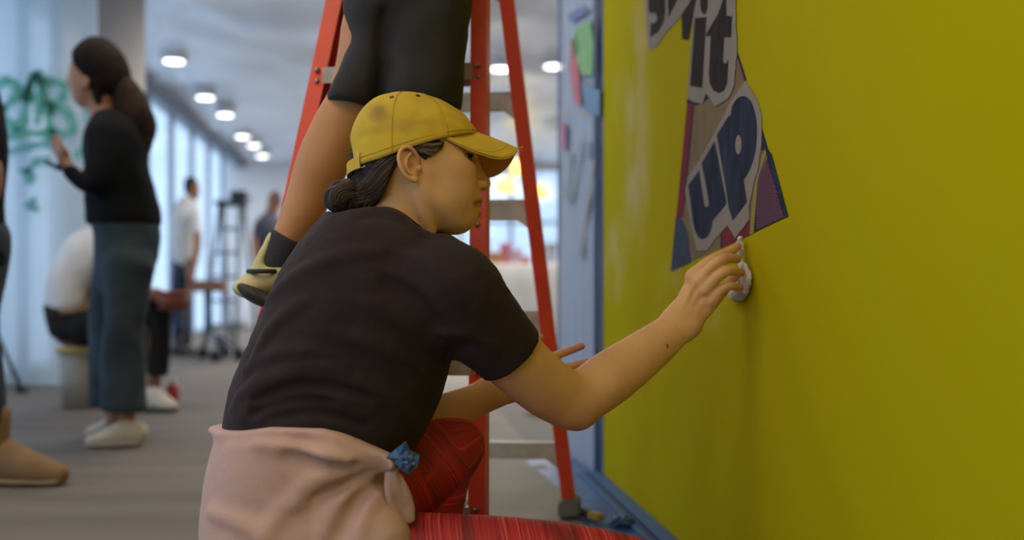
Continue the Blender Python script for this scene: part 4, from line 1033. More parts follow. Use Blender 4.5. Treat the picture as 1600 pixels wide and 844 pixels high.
# ------------------------------------------------------------------ tissue held against the wall
M_tissue = mat('white_tissue', (.66, .63, .57), .9, var=.04, vscale=40, bump=.3, bscale=120)
f = Field()
wd = lambda x, y: (WALL_S-.008)/(((x-800)/F_PX)*CN+SN)
def tl_(n, off=0.0): return LP([(x, y, wd(x, y)-off-e, hw, th) for x, y, hw, th, e in n], 4)
f.add(tl_([(1156, 374, 4, .006, .01), (1158, 390, 5, .008, .012), (1156, 406, 4, .006, .012), (1161, 420, 6, .009, .010), (1163, 440, 9, .012, .004), (1158, 456, 12, .012, .002), (1146, 462, 9, .008, .004)]), .008)
f.add(tl_([(1157, 372, 3, .004, .02), (1152, 380, 3, .004, .03)]), .004)
f.add(tl_([(1164, 414, 3.5, .006, .012), (1170, 436, 4.5, .007, .003), (1166, 456, 5, .007, .0)]), .006)
f.add(tl_([(1140, 455, 8, .006, .006), (1152, 448, 8, .008, .01)]), .006)
ti = mesh_field('tissue', f, .0022, M_tissue); displace(ti, lambda c_, n_: .0022*fbm(c_, 85, 3)+.0016*np.abs(fbm(c_, 160, 2)))
tag(ti, 'crumpled white tissue held by fingertips against the yellow wall', 'tissue')
# scrap of blue tape on the shirt hem
f = MB(); random.seed(3)
def crumple(name, c0, r, m_, seed, flat=1.0, sub=3, parent=None):
    bm = bmesh.new(); bmesh.ops.create_icosphere(bm, subdivisions=sub, radius=1)
    for v in bm.verts:
        n_ = v.co.normalized(); k = 1+.42*mnoise.fractal(n_*2.3+Vector((seed, 0, 0)), 1, 2, 3)-.25*abs(mnoise.noise(n_*4+Vector((0, seed, 0))))
        v.co = Vector((n_.x*r[0]*k, n_.y*r[1]*k, n_.z*r[2]*k))+Vector(c0)
    me = bpy.data.meshes.new(name); bm.to_mesh(me); bm.free(); return link_mesh(name, me, m_, parent, False)
M_tapewad = mat('blue_tape_wad', (.055, .15, .33), .45, col2=(.03, .06, .14), vscale=60)
px = [(602, 716), (620, 700), (634, 690), (640, 704), (655, 712), (652, 730), (638, 742), (618, 730)]
bt = thing('tape_scrap', tuple(P3(622, 716, 1.575)), 'crumpled scrap of blue tape stuck at the shirt hem above pink knot', 'tape')
V = [P3(622, 716, 1.566)]+[P3(x, y, 1.575+.010*math.sin(i*2.1)) for i, (x, y) in enumerate(px)]
m = MB(); m.add(V+[v+np.array((0, .006, 0)) for v in V], [(0, i+1, (i+1) % 8+1) for i in range(8)]+[(9, (i+1) % 8+10, i+10) for i in range(8)]+[(i+1, i+10, (i+1) % 8+10, (i+1) % 8+1) for i in range(8)])
m.build('tape_flap', M_tapewad, bt); crumple('tape_fold', P3(634, 722, 1.568), (.015, .010, .015), M_tapewad, 5, parent=bt)

# ------------------------------------------------------------------ red stepladder
M_fib = mat('red_fibreglass', (.78, .065, .020), .42, var=.10, vscale=18, bump=.08, bscale=120)
M_alu = mat('worn_aluminium_step', (.42, .38, .31), .5, .3, var=.25, vscale=22)
M_alu2 = mat('aluminium_brace', (.56, .52, .43), .5, .2, var=.2, vscale=20)
M_bolt = mat('rivet_steel', (.30, .26, .22), .35, .9)
M_foot = mat('ladder_foot_rubber', (.17, .16, .14), .7)
FL = (P3(325, 920, 2.05), P3(583, -290, 2.30)); FR = (P3(744, 932, 2.0), P3(749, -290, 2.25))
RR = (P3(893, 806, 2.712), P3(757, -290, 2.42)); RL = (P3(575, 800, 2.758), P3(615, -290, 2.45))
ld = thing('stepladder', tuple((FR[0]+RR[0])/2*np.array((1, 1, 0))), 'tall red fibreglass stepladder with aluminium steps behind the kneeling woman', 'ladder')
def rail(a, b, inward, dep, fl=.034, dp=.072, th=.0055, z0=.03):
    a = a+(b-a)*((z0-a[2])/(b[2]-a[2])); ax = (b-a)/np.linalg.norm(b-a)
    u = inward-ax*(inward@ax); u /= np.linalg.norm(u); v = dep-ax*(dep@ax)-u*(dep@u); v /= np.linalg.norm(v)
    prof = [(0, 0), (fl, 0), (fl, th), (th, th), (th, dp-th), (fl, dp-th), (fl, dp), (0, dp)]; n = 8
    vs = [p+u*(x-fl/2)+v*y for p in (a, b) for x, y in prof]
    fs = [(i, (i+1) % n, n+(i+1) % n, n+i) for i in range(n)]+[(0, 1, 2, 3), (0, 3, 4, 7), (4, 5, 6, 7), (8, 11, 10, 9), (8, 15, 12, 11), (12, 15, 14, 13)]
    m = MB(); m.add(vs, fs); m.build('rail', M_fib, ld); return a, ax, u, v
wf = FR[0]-FL[0]; wf /= np.linalg.norm(wf); df = np.array((.34, .94, 0)); wr = RR[0]-RL[0]; wr /= np.linalg.norm(wr)
rails = [rail(*FL, wf, df), rail(*FR, -wf, df), rail(*RL, wr, -df, .030, .045), rail(*RR, -wr, -df, .034, .045)]
for (a, ax, u, v), q in zip(rails, (FL, FR, RL, RR)):
    m = MB(); m.box(a+v*.034+np.array((0, 0, .010))-ax*.0, u, np.cross((0, 0, 1), u), (0, 0, 1), .058, .088, .075-.03); m.build('foot', M_foot, ld, False, .006)
def at_y(seg, y):   # point of a rail seen at picture height y
    a, b = seg; lo, hi = 0., 1.
    for _ in range(40):
        k = (lo+hi)/2; p = a+(b-a)*k; py = HZ-(p[2]-CAM_H)/p[1]*F_PX
        if py > y: lo = k
        else: hi = k
    return a+(b-a)*lo
for y in (806, 574, 342, 111, -120):
    pR = at_y(FR, y); k = (pR[2]-FL[0][2])/(FL[1][2]-FL[0][2]); pL = FL[0]+(FL[1]-FL[0])*k
    a, b = pL+wf*.012, pR-wf*.012; ax = (b-a)/np.linalg.norm(b-a); dv = np.cross((0, 0, 1), ax)
    m = MB(); c0 = (a+b)/2+dv*.036; L_ = np.linalg.norm(b-a)
    m.box(c0+np.array((0, 0, .014)), ax, dv, (0, 0, 1), L_, .080, .004)
    m.box(c0-dv*.039, ax, dv, (0, 0, 1), L_, .003, .034); m.box(c0+dv*.039, ax, dv, (0, 0, 1), L_, .003, .034)
    for q in range(5): m.box(c0+dv*(-.03+.015*q)+np.array((0, 0, .0175)), ax, dv, (0, 0, 1), L_*.96, .004, .003)
    st_ = m.build('step', M_alu, ld)
    for p, sg in ((pL, 1), (pR, -1)):
        for dz in (.012, -.012): m = MB(); m.lathe(p-dv*.003+np.array((0, 0, dz)), [(.006, .003), (.0055, -.003), (.003, -.005)], 10, dv); m.build('rivet', M_bolt, st_, True)
for y, hh in ((160, .042), (328, .046), (500, .044), (703, .040), (-20, .042)):
    pR = at_y(RR, y); k = (pR[2]-RL[0][2])/(RL[1][2]-RL[0][2]); pL = RL[0]+(RL[1]-RL[0])*k; ax = (pR-pL)/np.linalg.norm(pR-pL); dv = np.cross((0, 0, 1), ax); L_ = np.linalg.norm(pR-pL)
    m = MB(); c0 = (pL+pR)/2-dv*.012; m.box(c0-dv*.012, ax, dv, (0, 0, 1), L_, .003, hh); m.box(c0+np.array((0, 0, hh/2)), ax, dv, (0, 0, 1), L_, .026, .003); m.box(c0-np.array((0, 0, hh/2)), ax, dv, (0, 0, 1), L_, .026, .003)
    br_ = m.build('rear_brace', M_alu2, ld)
    for p, sg in ((pL, 1), (pR, -1)):
        m = MB(); q = p-dv*.03+np.array((0, 0, -hh/2)); m.poly([q, q+ax*sg*.045, q+ax*sg*.006-np.array((0, 0, .030))], dv, .003); m.build('gusset', M_alu2, br_)
m = MB(); m.box((FL[1]+FR[1]+RL[1]+RR[1])/4+np.array((0, 0, .02)), wf, np.cross((0, 0, 1), wf), (0, 0, 1), .32, .30, .06); m.build('top_cap', M_fib, ld, False, .01)

# ------------------------------------------------------------------ person up on the ladder (only the legs are in the picture)
M_skin2 = mat('skin_tanned', (.52, .245, .095), .5, var=.10, vscale=12, sss=.08, spec=.3)
M_shorts = mat('charcoal_shorts', (.020, .018, .019), .9, var=.15, vscale=10, bump=.15, bscale=300)
M_sock = mat('dark_grey_sock', (.035, .036, .042), .95, bump=.2, bscale=300)
M_boot = mat('cream_yellow_shoe', (.56, .48, .22), .7, var=.12, vscale=25)
M_sole = mat('dark_rubber_sole', (.045, .036, .028), .7, bump=.4, bscale=90)
lp = thing('person', tuple(P3(600, 452, 2.0)*np.array((1, 1, 0))), 'person on the red ladder in dark shorts with bare legs', 'person')
f = field([LP([(585, 60, 2.0, 52, .07), (562, 150, 2.0, 47, .062), (530, 205, 2.0, 44, .056), (503, 258, 2.0, 41, .052), (478, 318, 2.0, 33, .042), (455, 362, 2.0, 26, .034), (436, 400, 2.0, 24, .03), (425, 430, 2.0, 22, .03)], 5),
           LP([(668, 60, 2.02, 52, .07), (662, 160, 2.02, 46, .06), (660, 215, 2.02, 42, .052), (658, 300, 2.03, 40, .052), (655, 400, 2.03, 30, .04), (654, 500, 2.03, 24, .034), (654, 540, 2.02, 25, .04)], 5)], .03)
f.add(LP([(635, -20, 2.02, 100, .12), (635, 60, 2.02, 80, .10)], 1), .04)
mesh_field('body', f, .007, M_skin2, lp)
f = field([LP([(640, -240, 2.02, 102, .13), (640, -120, 2.02, 105, .135), (640, -60, 2.02, 100, .135), (640, 10, 2.02, 96, .13)], 4, 2.2),
           LP([(590, -20, 2.0, 50, .09), (586, 30, 1.99, 42, .085), (580, 75, 1.985, 36, .08), (566, 120, 1.98, 38, .08), (553, 150, 1.98, 38, .078), (546, 172, 1.98, 38, .07)], 4, 2.2)], .03)
f.add(LP([(668, -20, 2.0, 66, .10), (665, 40, 1.99, 66, .098), (661, 100, 1.985, 65, .095), (658, 150, 1.98, 64, .092), (657, 175, 1.98, 62, .088)], 4, 2.3), .008)
f.sub(LP([(600, 20, 1.90, 4, .012), (596, 70, 1.895, 4, .012), (597, 110, 1.89, 5, .014), (594, 160, 1.89, 5, .014)], 4), .02)
f.cut(P3(655, 160, 1.98), P3(655, 161, 1.98)-P3(655, 160, 1.98), .004) if False else None
class HemCut:
    def __init__(s, px, d): q = np.array([P3(x, y, d) for x, y in px]); s.x, s.z = q[:, 0], q[:, 2]
    def bounds(s): return None
    def ev(s, P, c, R): return (P[:, 2]-np.interp(P[:, 0], s.x, s.z))*.9
f.ops.append((HemCut([(500, 146), (531, 151), (572, 165), (593, 168), (596, 158), (660, 162), (716, 160), (740, 154)], 1.9), 's', .006))
sh_ = mesh_field('shorts', f, .006, M_shorts, lp, relax=2); displace(sh_, lambda c_, n_: .004*fbm(c_, 11, 3))
f = field([LP([(640, -420, 2.02, 120, .13), (640, -300, 2.02, 108, .125), (640, -235, 2.02, 106, .132)], 3, 2.2)], .02); mesh_field('shirt', f, .012, M_shorts, lp)
f = field([LP([(450, 372, 2.0, 30, .037), (436, 398, 2.0, 28, .036), (424, 424, 2.0, 27, .036)], 4)], .01); f.cut(P3(452, 370, 2.0), P3(452, 370, 2.0)-P3(440, 392, 2.0), .004)
mesh_field('sock', f, .005, M_sock, lp)
f = field([LP([(462, 440, 2.0, 24, .034), (430, 436, 1.995, 26, .04), (408, 443, 1.985, 22, .042), (390, 449, 1.98, 19, .042), (379, 449, 1.98, 13, .036)], 5), LP([(424, 366, 1.985, 4, .012), (416, 386, 1.985, 7, .018), (406, 410, 1.985, 9, .024), (402, 430, 1.985, 14, .03)], 4)], .014)
bo = mesh_field('shoe', f, .004, M_boot, lp); displace(bo, lambda c_, n_: .0015*fbm(c_, 40, 2))
f = field([LP([(470, 478, 1.985, 11, .040), (440, 476, 1.98, 11, .044), (412, 467, 1.972, 13, .046), (392, 457, 1.968, 13, .044), (378, 449, 1.966, 8, .034)], 5)], .01); mesh_field('sole', f, .004, M_sole, bo)
m = MB(); m.tube([P3(402+dx, 424, 1.938+dz) for dx, dz in ((-14, .03), (-6, .005), (4, 0), (16, .004), (28, .02))], .005, 6); m.build('ankle_strap', M_sock, bo, True)
f = field([LP([(654, 560, 2.02, 30, .05), (650, 562, 1.96, 30, .05), (648, 566, 1.90, 26, .04)], 3)], .02); mesh_field('shoe', f, .007, M_boot, lp)

# ------------------------------------------------------------------ people further back
def shoe(parent, heel, toe, m_, ms_, w=.045, h=.075):
    heel, toe = np.array((*heel, 0.)), np.array((*toe, 0.)); ax = toe-heel; L_ = np.linalg.norm(ax); ax /= L_; sd = np.cross((0, 0, 1), ax)
    n = [(0.0, h*.55, w*.8, h*.5), (.25, h*.62, w*.92, h*.60), (.55, h*.46, w*1.0, h*.44), (.8, h*.34, w*.95, h*.32), (1.0, h*.27, w*.6, h*.22)]
    f = Field(); C = [(*(heel+ax*(L_*(.06+.88*t)))[:2], z, a, b) for t, z, a, b in n]; f.add(LW(C, 4, 2.2, tuple(sd)), .01); f.cut((0, 0, .018), (0, 0, -1), .003)
    o = mesh_field('shoe', f, .009, m_, parent)
    f = Field(); C = [(*(heel+ax*(L_*(.05+.90*t)))[:2], .014, w*k, .012) for t, k in ((0, .85), (.3, .95), (.65, 1.08), (1, .72))]; f.add(LW(C, 4, 2.6, tuple(sd)), .005); f.cut((0, 0, .002), (0, 0, -1), .002)
    mesh_field('sole', f, .009, ms_, o)
def mk(name, lofts, cell, m_, parent, k=.03, cuts=(), dis=0):
    f = field(lofts, k)
    for p, n in cuts: f.cut(p, n, .01)
    o = mesh_field(name, f, cell, m_, parent)
    if dis: displace(o, lambda c_, n_: dis*fbm(c_, 9, 2))
    return o
M_black = mat('black_knit', (.007, .008, .010), .95, spec=.15, bump=.1, bscale=150)
M_hair2 = mat('hair_black_brown', (.010, .006, .0045), .8, spec=.15, var=.5, vscale=40)
M_hair3 = mat('hair_brown', (.026, .012, .008), .8, spec=.2, var=.6, vscale=45)
M_denim = mat('dark_denim', (.036, .052, .062), .85, spec=.2, var=.25, vscale=5, bump=.1, bscale=300)
M_navyp = mat('navy_jeans', (.022, .032, .060), .85, var=.2, vscale=8)
M_whites = mat('white_cotton_shirt', (.62, .58, .53), .85, var=.05, vscale=6, bump=.1, bscale=40)
M_canvas = mat('cream_canvas_shoe', (.52, .46, .36), .8, var=.1, vscale=20)
M_rub = mat('off_white_rubber', (.45, .40, .32), .6)
M_brownp = mat('dark_brown_trousers', (.014, .012, .010), .9, spec=.2, var=.2, vscale=8)
M_tanb = mat('tan_suede_boot', (.22, .125, .05), .8, var=.18, vscale=14)
M_tans = mat('tan_crepe_sole', (.26, .18, .085), .7)
M_skin3 = mat('skin_brown', (.26, .105, .045), .55, var=.08, vscale=10)
M_skin4 = mat('skin_olive', (.34, .16, .08), .55, var=.08, vscale=10)
M_darkshoe = mat('dark_leather_shoe', (.035, .024, .02), .5)
# woman standing at the plastic sheet
D = 4.03
w1 = thing('person', tuple(P3(185, 452, D)*np.array((1, 1, 0))), 'woman with long ponytail in black top and wide jeans facing green scrawl', 'person')
mk('body', [LP([(152, 92, D, 34, .07), (143, 118, D, 33, .072), (139, 143, D, 25, .062), (131, 158, D, 11, .035)], 4), LP([(113, 110, D, 4, .02), (109, 124, D, 4, .013), (107, 132, D, 3.5, .014), (116, 138, D, 5, .02)], 3), LP([(121, 146, D, 4, .022), (122, 154, D, 4, .02)], 1),
            LP([(157, 148, D, 21, .052), (161, 175, D, 21, .055), (170, 205, D, 30, .08)], 3), LP([(172, 215, D, 26, .10), (188, 330, D, 34, .10), (194, 380, D, 30, .09)], 3), LP([(196, 370, 3.98, 18, .05), (195, 500, 3.93, 13, .04), (200, 672, 3.93, 13, .035)], 3), LP([(190, 370, 4.08, 18, .05), (178, 520, 4.12, 13, .04), (178, 668, 4.12, 12, .035)], 3),
            LP([(150, 285, 3.86, 13, .035), (122, 274, 3.84, 10.5, .028), (108, 262, 3.84, 8.5, .022), (100, 248, 3.84, 10.5, .016), (96, 238, 3.84, 10, .014)], 4)]
   +[LP([(a, b, 3.84+dd, 3.6, .009), ((a+c_)/2-1, (b+e)/2, 3.84+dd, 3.4, .0085), (c_, e, 3.84+dd, 2.6, .007)], 3) for a, b, c_, e, dd in ((101, 238, 93, 214, -.02), (97, 237, 87, 209, 0), (93, 240, 82, 213, .02), (91, 244, 80, 222, .035), (103, 256, 84, 260, .02))], .009, M_skin4, w1, .02)
m = MB()
m.lathe(P3(133, 130, D-.072), [(.012, 0), (.026, .008), (.022, .016), (.01, .012)], 12, (-.3, -1, 0)); m.build('ear', M_skin4, w1, True)
for dd in (-.03, .03): m = MB(); m.lathe(P3(119, 116, D+dd), [(.0015, -.012), (.010, -.006), (.012, 0), (.009, .007), (.001, .010)], 10, (-1, 0, 0)); m.build('eye', M_iris, w1, True)
nrm_ = np.array((-70., 0, -26.))
hh = mk('hair', [LP([(148, 94, D, 39, .085), (162, 108, D, 38, .088), (178, 128, D, 26, .075)], 4), LP([(150, 140, D, 10, .078), (156, 165, D, 9, .07)], 2)], .009, M_hair2, w1, .03, [(P3(121, 96, D), nrm_)], .006)
mk('ponytail', [LP([(186, 130, D, 16, .05), (203, 155, D, 24, .065), (213, 190, D, 27, .07), (213, 225, D, 21, .06), (207, 252, D, 11, .04), (203, 270, D, 3, .015)], 4)], .009, M_hair3, hh, .02, (), .012)
mk('cardigan', [LP([(170, 197, D, 27, .085), (174, 206, D, 36, .13), (180, 225, D, 47, .17), (183, 265, D, 49, .175), (189, 310, D, 54, .165), (195, 352, D, 56, .165)], 4, 2.2), LP([(165, 215, 3.92, 26, .06), (156, 260, 3.87, 23, .055), (150, 285, 3.85, 19, .05), (130, 284, 3.84, 14.5, .04), (110, 268, 3.84, 12, .034)], 4)], .011, M_black, w1, .03, [(P3(195, 352, D), np.array((0, 0, -1.)))], .006)
mk('jeans', [LP([(196, 340, D, 52, .15), (199, 380, D, 49, .155), (194, 425, D, 44, .14)], 3, 2.2), LP([(202, 418, 3.94, 37, .085), (195, 500, 3.93, 31, .085), (192, 580, 3.93, 34, .09), (194, 646, 3.93, 34, .095)], 4, 2.2), LP([(190, 420, 4.12, 40, .085), (178, 500, 4.12, 38, .085), (174, 580, 4.12, 34, .09), (172, 640, 4.12, 32, .09)], 4, 2.2)], .011, M_denim, w1, .03, [(P3(185, 641, 3.95), np.array((0, 0, -1.)))], .008)
shoe(w1, P3(222, 0, 3.92)[:2], P3(134, 0, 3.88)[:2], M_canvas, M_rub, .045, .085); shoe(w1, P3(205, 0, 4.16)[:2], P3(136, 0, 4.14)[:2], M_canvas, M_rub, .045, .085)
ph = MB(); a = P3(86, 260, 3.83); ph.box(a, (.86, 0, -.5), (0, 1, 0), (.5, 0, .86), .055, .07, .010); po_ = ph.build('phone', mat('black_phone', (.012, .012, .014), .25), None, False, .002)
tag(po_, 'small dark phone held low in the hand of ponytail woman', 'phone')
# crouching man behind her, seated on a bucket
D = 5.2
bk = thing('bucket', tuple(P3(130, 452, D)*np.array((1, 1, 0))), 'cloudy plastic bucket with yellow rim under the crouching man', 'bucket')
b0 = P3(131, 452, D); b0[2] = 0
m = MB(); m.lathe(b0, [(.095, 0), (.100, .004), (.122, .300), (.118, .300), (.097, .012), (.001, .010)], 28); m.build('bucket_body', mat('cloudy_plastic', (.23, .20, .15), .4, var=.15, vscale=9), bk, True)
m = MB(); m.lathe(b0, [(.121, .285), (.132, .288), (.133, .306), (.121, .308)], 28); m.build('rim', mat('yellow_plastic_rim', (.50, .31, .02), .45), bk, True)
m = MB(); m.lathe(b0, [(.001, .302), (.120, .303), (.120, .309), (.001, .310)], 28); m.build('lid', mat('white_bucket_lid', (.5, .48, .42), .5), bk, True)
w2 = thing('person', tuple(P3(200, 452, D)*np.array((1, 1, 0))), 'man in white shirt crouched on a bucket behind standing woman', 'person')
mk('body', [LP([(200, 380, D, 27, .085), (206, 396, D, 24, .08), (212, 410, D, 12, .05)], 3), LP([(186, 400, D, 20, .06), (170, 415, D, 26, .07)], 2), LP([(140, 400, D, 40, .14), (110, 490, D, 34, .14)], 3), LP([(172, 420, 5.0, 14, .045), (200, 470, 4.98, 12, .04), (228, 462, 4.98, 10, .035), (250, 462, 5.0, 9, .03)], 4), LP([(120, 510, D, 34, .13), (190, 490, 5.1, 26, .08), (240, 480, 5.1, 20, .06), (244, 540, 5.1, 13, .05), (240, 600, 5.1, 11, .04)], 4),
            LP([(245, 456, 5.0, 4, .02), (258, 466, 4.97, 4, .02)], 1), LP([(245, 462, 5.0, 4, .02), (256, 474, 4.98, 4, .02)], 1)], .013, M_skin3, w2, .03)
mk('hair', [LP([(196, 374, D, 28, .09), (190, 388, D, 24, .088)], 2)], .013, M_hair, w2, .02)
mk('shirt', [LP([(168, 378, D, 26, .16), (140, 395, D, 38, .18), (118, 430, D, 38, .18), (108, 468, D, 36, .17)], 4, 2.2), LP([(170, 400, 5.02, 22, .07), (184, 440, 5.0, 18, .06)], 2)], .013, M_whites, w2, .04, (), .008)
mk('trousers', [LP([(108, 484, D, 37, .16), (114, 506, D, 33, .16), (150, 508, 5.15, 30, .14)], 3, 2.2), LP([(140, 506, 5.08, 30, .09), (200, 490, 5.05, 27, .08), (244, 480, 5.05, 21, .07), (250, 530, 5.05, 17, .06), (247, 582, 5.05, 16, .06)], 4), LP([(150, 515, 5.3, 30, .09), (210, 500, 5.3, 24, .08), (232, 500, 5.3, 19, .07), (228, 560, 5.3, 16, .06), (226, 596, 5.3, 15, .06)], 4)], .013, M_brownp, w2, .03, [(P3(200, 588, 5.05), np.array((0, 0, -1.)))], .006)
m = MB(); m.tube([P3(x, y, 5.2-dd) for x, y, dd in ((71, 484, 0), (84, 488, .12), (110, 487, .185), (140, 480, .18))], .014, 6); m.build('belt', M_tanb, w2, True)
shoe(w2, P3(224, 0, 5.05)[:2], P3(268, 0, 4.98)[:2]+np.array((.02, 0)), M_canvas, M_darkshoe, .05, .10); shoe(w2, P3(205, 0, 5.3)[:2], P3(258, 0, 5.28)[:2]+np.array((.02, 0)), M_darkshoe, M_darkshoe, .05, .09)
tb = thing('paint_tray', tuple(P3(270, 484, 4.97)), 'red-brown tub held in front of the crouching man', 'tub')
m = MB(); m.lathe(P3(270, 485, 4.97), [(.062, 0), (.066, .0), (.082, .088), (.078, .090), (.060, .008), (.001, .006)], 24); m.build('tub_body', mat('terracotta_plastic', (.22, .052, .02), .5, var=.1, vscale=12), tb, True)
m = MB(); m.lathe(P3(270, 485, 4.97), [(.079, .080), (.088, .083), (.088, .094), (.078, .095)], 24); m.build('rim', mat('terracotta_rim', (.28, .075, .03), .5), tb, True)
rd = thing('can', tuple(P3(269, 452, 5.1)*np.array((1, 1, 0))+np.array((.02, 0, 0))), 'small red can on the floor by the crouching man', 'can')
p = P3(270, 452, 5.16); p[2] = 0; m = MB(); m.lathe(p, [(.026, 0), (.03, .004), (.03, .11), (.026, .118)], 18); m.build('can_body', mat('red_can', (.45, .015, .02), .35), rd, True); m = MB(); m.lathe(p, [(.012, .118), (.016, .12), (.015, .145), (.001, .148)], 14); m.build('cap', M_whites, rd, True)
# person mostly outside the frame at left
D = 3.2
w3 = thing('person', tuple(P3(-30, 452, D)*np.array((1, 1, 0))), 'person at the left edge in black clothes and tan boot', 'person')
mk('body', [LP([(-45, 60, D, 38, .08), (-48, 100, D, 34, .075), (-46, 140, D, 22, .055)], 3), LP([(-50, 140, D, 24, .05), (-60, 320, D, 44, .09), (-54, 400, D, 40, .09)], 4), LP([(-52, 390, 3.19, 28, .07), (-36, 500, 3.15, 20, .06), (-26, 690, 3.15, 18, .045)], 3), LP([(-36, 96, D, 5, .02), (-29, 112, D, 4.5, .014), (-35, 118, D, 4, .018)], 3), LP([(-38, 130, D, 5, .025), (-40, 142, D, 6, .03)], 1), LP([(-46, 200, 3.1, 16, .035), (-40, 270, 3.05, 14, .032), (-22, 312, 3.05, 14, .032), (-7, 290, 3.05, 11, .028), (-5, 258, 3.05, 9, .02)], 4)], .012, M_skin3, w3, .03)
mk('hair', [LP([(-52, 52, D, 42, .09), (-60, 80, D, 34, .088)], 2)], .013, M_hair, w3, .02, [(P3(-30, 60, D), np.array((1., 0, -.5)))])
mk('jacket', [LP([(-52, 160, D, 50, .12), (-55, 230, D, 62, .16), (-62, 320, D, 62, .15), (-58, 400, D, 66, .16)], 4, 2.2), LP([(-50, 200, 3.08, 32, .06), (-44, 280, 3.03, 30, .055), (-28, 316, 3.03, 18, .045)], 3)], .013, M_black, w3, .03)
mk('trousers', [LP([(-54, 380, D, 66, .15), (-48, 420, D, 55, .13), (-36, 500, 3.15, 32, .085), (-26, 590, 3.15, 30, .08), (-24, 662, 3.15, 33, .08)], 4, 2.1), LP([(-60, 420, 3.3, 50, .1), (-70, 560, 3.35, 34, .08), (-72, 640, 3.35, 32, .08)], 3)], .013, M_navyp, w3, .03, [(P3(-20, 664, 3.15), np.array((0, 0, -1.)))])
mk('sock', [LP([(-10, 650, 3.15, 26, .05), (-12, 700, 3.15, 24, .05)], 1)], .013, M_tanb, w3, .01)
shoe(w3, P3(-62, 0, 3.17)[:2], P3(104, 0, 3.13)[:2], M_tanb, M_tans, .052, .13); shoe(w3, P3(-110, 0, 3.38)[:2], P3(-10, 0, 3.36)[:2], M_tanb, M_tans, .052, .12)
# far man in white shirt
D = 9.3
w4 = thing('person', tuple(P3(288, 452, D)*np.array((1, 1, 0))), 'man in white shirt and navy jeans standing far off by the windows', 'person')
mk('body', [LP([(301, 290, D, 10, .075), (303, 300, D, 9, .07), (304, 308, D, 5, .05)], 3), LP([(299, 308, D, 7, .05), (293, 322, D, 9, .06)], 2), LP([(292, 330, D, 15, .1), (290, 410, D, 15, .1), (283, 480, D, 9, .06), (277, 548, D, 6, .05)], 3), LP([(306, 345, 9.1, 7, .04), (309, 385, 9.05, 6, .035), (300, 420, 9.0, 5, .03), (296, 440, 9.0, 5, .03)], 4), LP([(296, 410, 9.1, 8, .05), (300, 445, 9.1, 6, .04)], 2)], .018, M_skin3, w4, .03)
mk('hair', [LP([(298, 286, D, 11, .085), (295, 296, D, 8, .08)], 2)], .018, M_hair, w4, .02)
mk('shirt', [LP([(292, 320, D, 15, .12), (289, 340, D, 21, .17), (289, 375, D, 22, .16), (291, 405, D, 20, .14)], 4, 2.2), LP([(304, 335, 9.1, 8, .05), (308, 362, 9.08, 7, .045)], 2)], .018, M_whites, w4, .03)
mk('jeans', [LP([(290, 400, D, 19, .13), (286, 430, D, 18, .12)], 2), LP([(282, 430, 9.2, 13, .08), (278, 480, 9.2, 12, .075), (280, 514, 9.2, 10, .07)], 3), LP([(290, 430, 9.4, 12, .08), (288, 480, 9.4, 11, .075), (290, 530, 9.4, 10, .07)], 3)], .018, M_navyp, w4, .03)
mk('sock', [LP([(276, 522, 9.2, 7, .05), (278, 545, 9.2, 6, .05)], 1)], .018, M_navyp, w4, .01)
shoe(w4, P3(270, 0, 9.2)[:2], P3(309, 0, 9.15)[:2], M_darkshoe, M_darkshoe, .05, .09); shoe(w4, P3(280, 0, 9.4)[:2], P3(314, 0, 9.4)[:2], M_darkshoe, M_darkshoe, .05, .09)
# far person by the ladder rail
D = 8.6
w5 = thing('person', tuple(P3(420, 452, D)*np.array((1, 1, 0))), 'far person in dark tee behind the foot on the ladder', 'person')
mk('body', [LP([(428, 312, D, 10, .075), (427, 324, D, 9, .07), (428, 334, D, 5, .05)], 3), LP([(426, 330, D, 7, .05), (420, 348, D, 10, .06), (420, 450, D, 15, .1), (418, 565, D, 7, .05)], 3), LP([(404, 352, 8.5, 6, .045), (398, 378, 8.45, 5.5, .04), (402, 410, 8.4, 5, .035), (412, 425, 8.4, 5, .03)], 4)], .018, M_skin3, w5, .03)
mk('hair', [LP([(431, 306, D, 9, .08), (434, 318, D, 6, .075)], 2)], .018, mat('hair_auburn', (.10, .035, .02), .5), w5, .02)
mk('tee', [LP([(421, 345, D, 14, .12), (419, 358, D, 21, .17), (420, 395, D, 19, .15), (421, 440, D, 18, .14)], 4, 2.2), LP([(405, 352, 8.5, 8, .055), (400, 372, 8.47, 7, .05)], 2)], .018, mat('charcoal_tee', (.05, .055, .07), .9), w5, .03)
mk('trousers', [LP([(421, 430, D, 18, .13), (419, 490, D, 13, .12), (418, 552, D, 10, .1)], 3)], .018, mat('dusty_pink_trousers', (.34, .20, .20), .9), w5, .03)
shoe(w5, P3(432, 0, 8.6)[:2], P3(402, 0, 8.5)[:2], M_darkshoe, M_darkshoe, .05, .09)

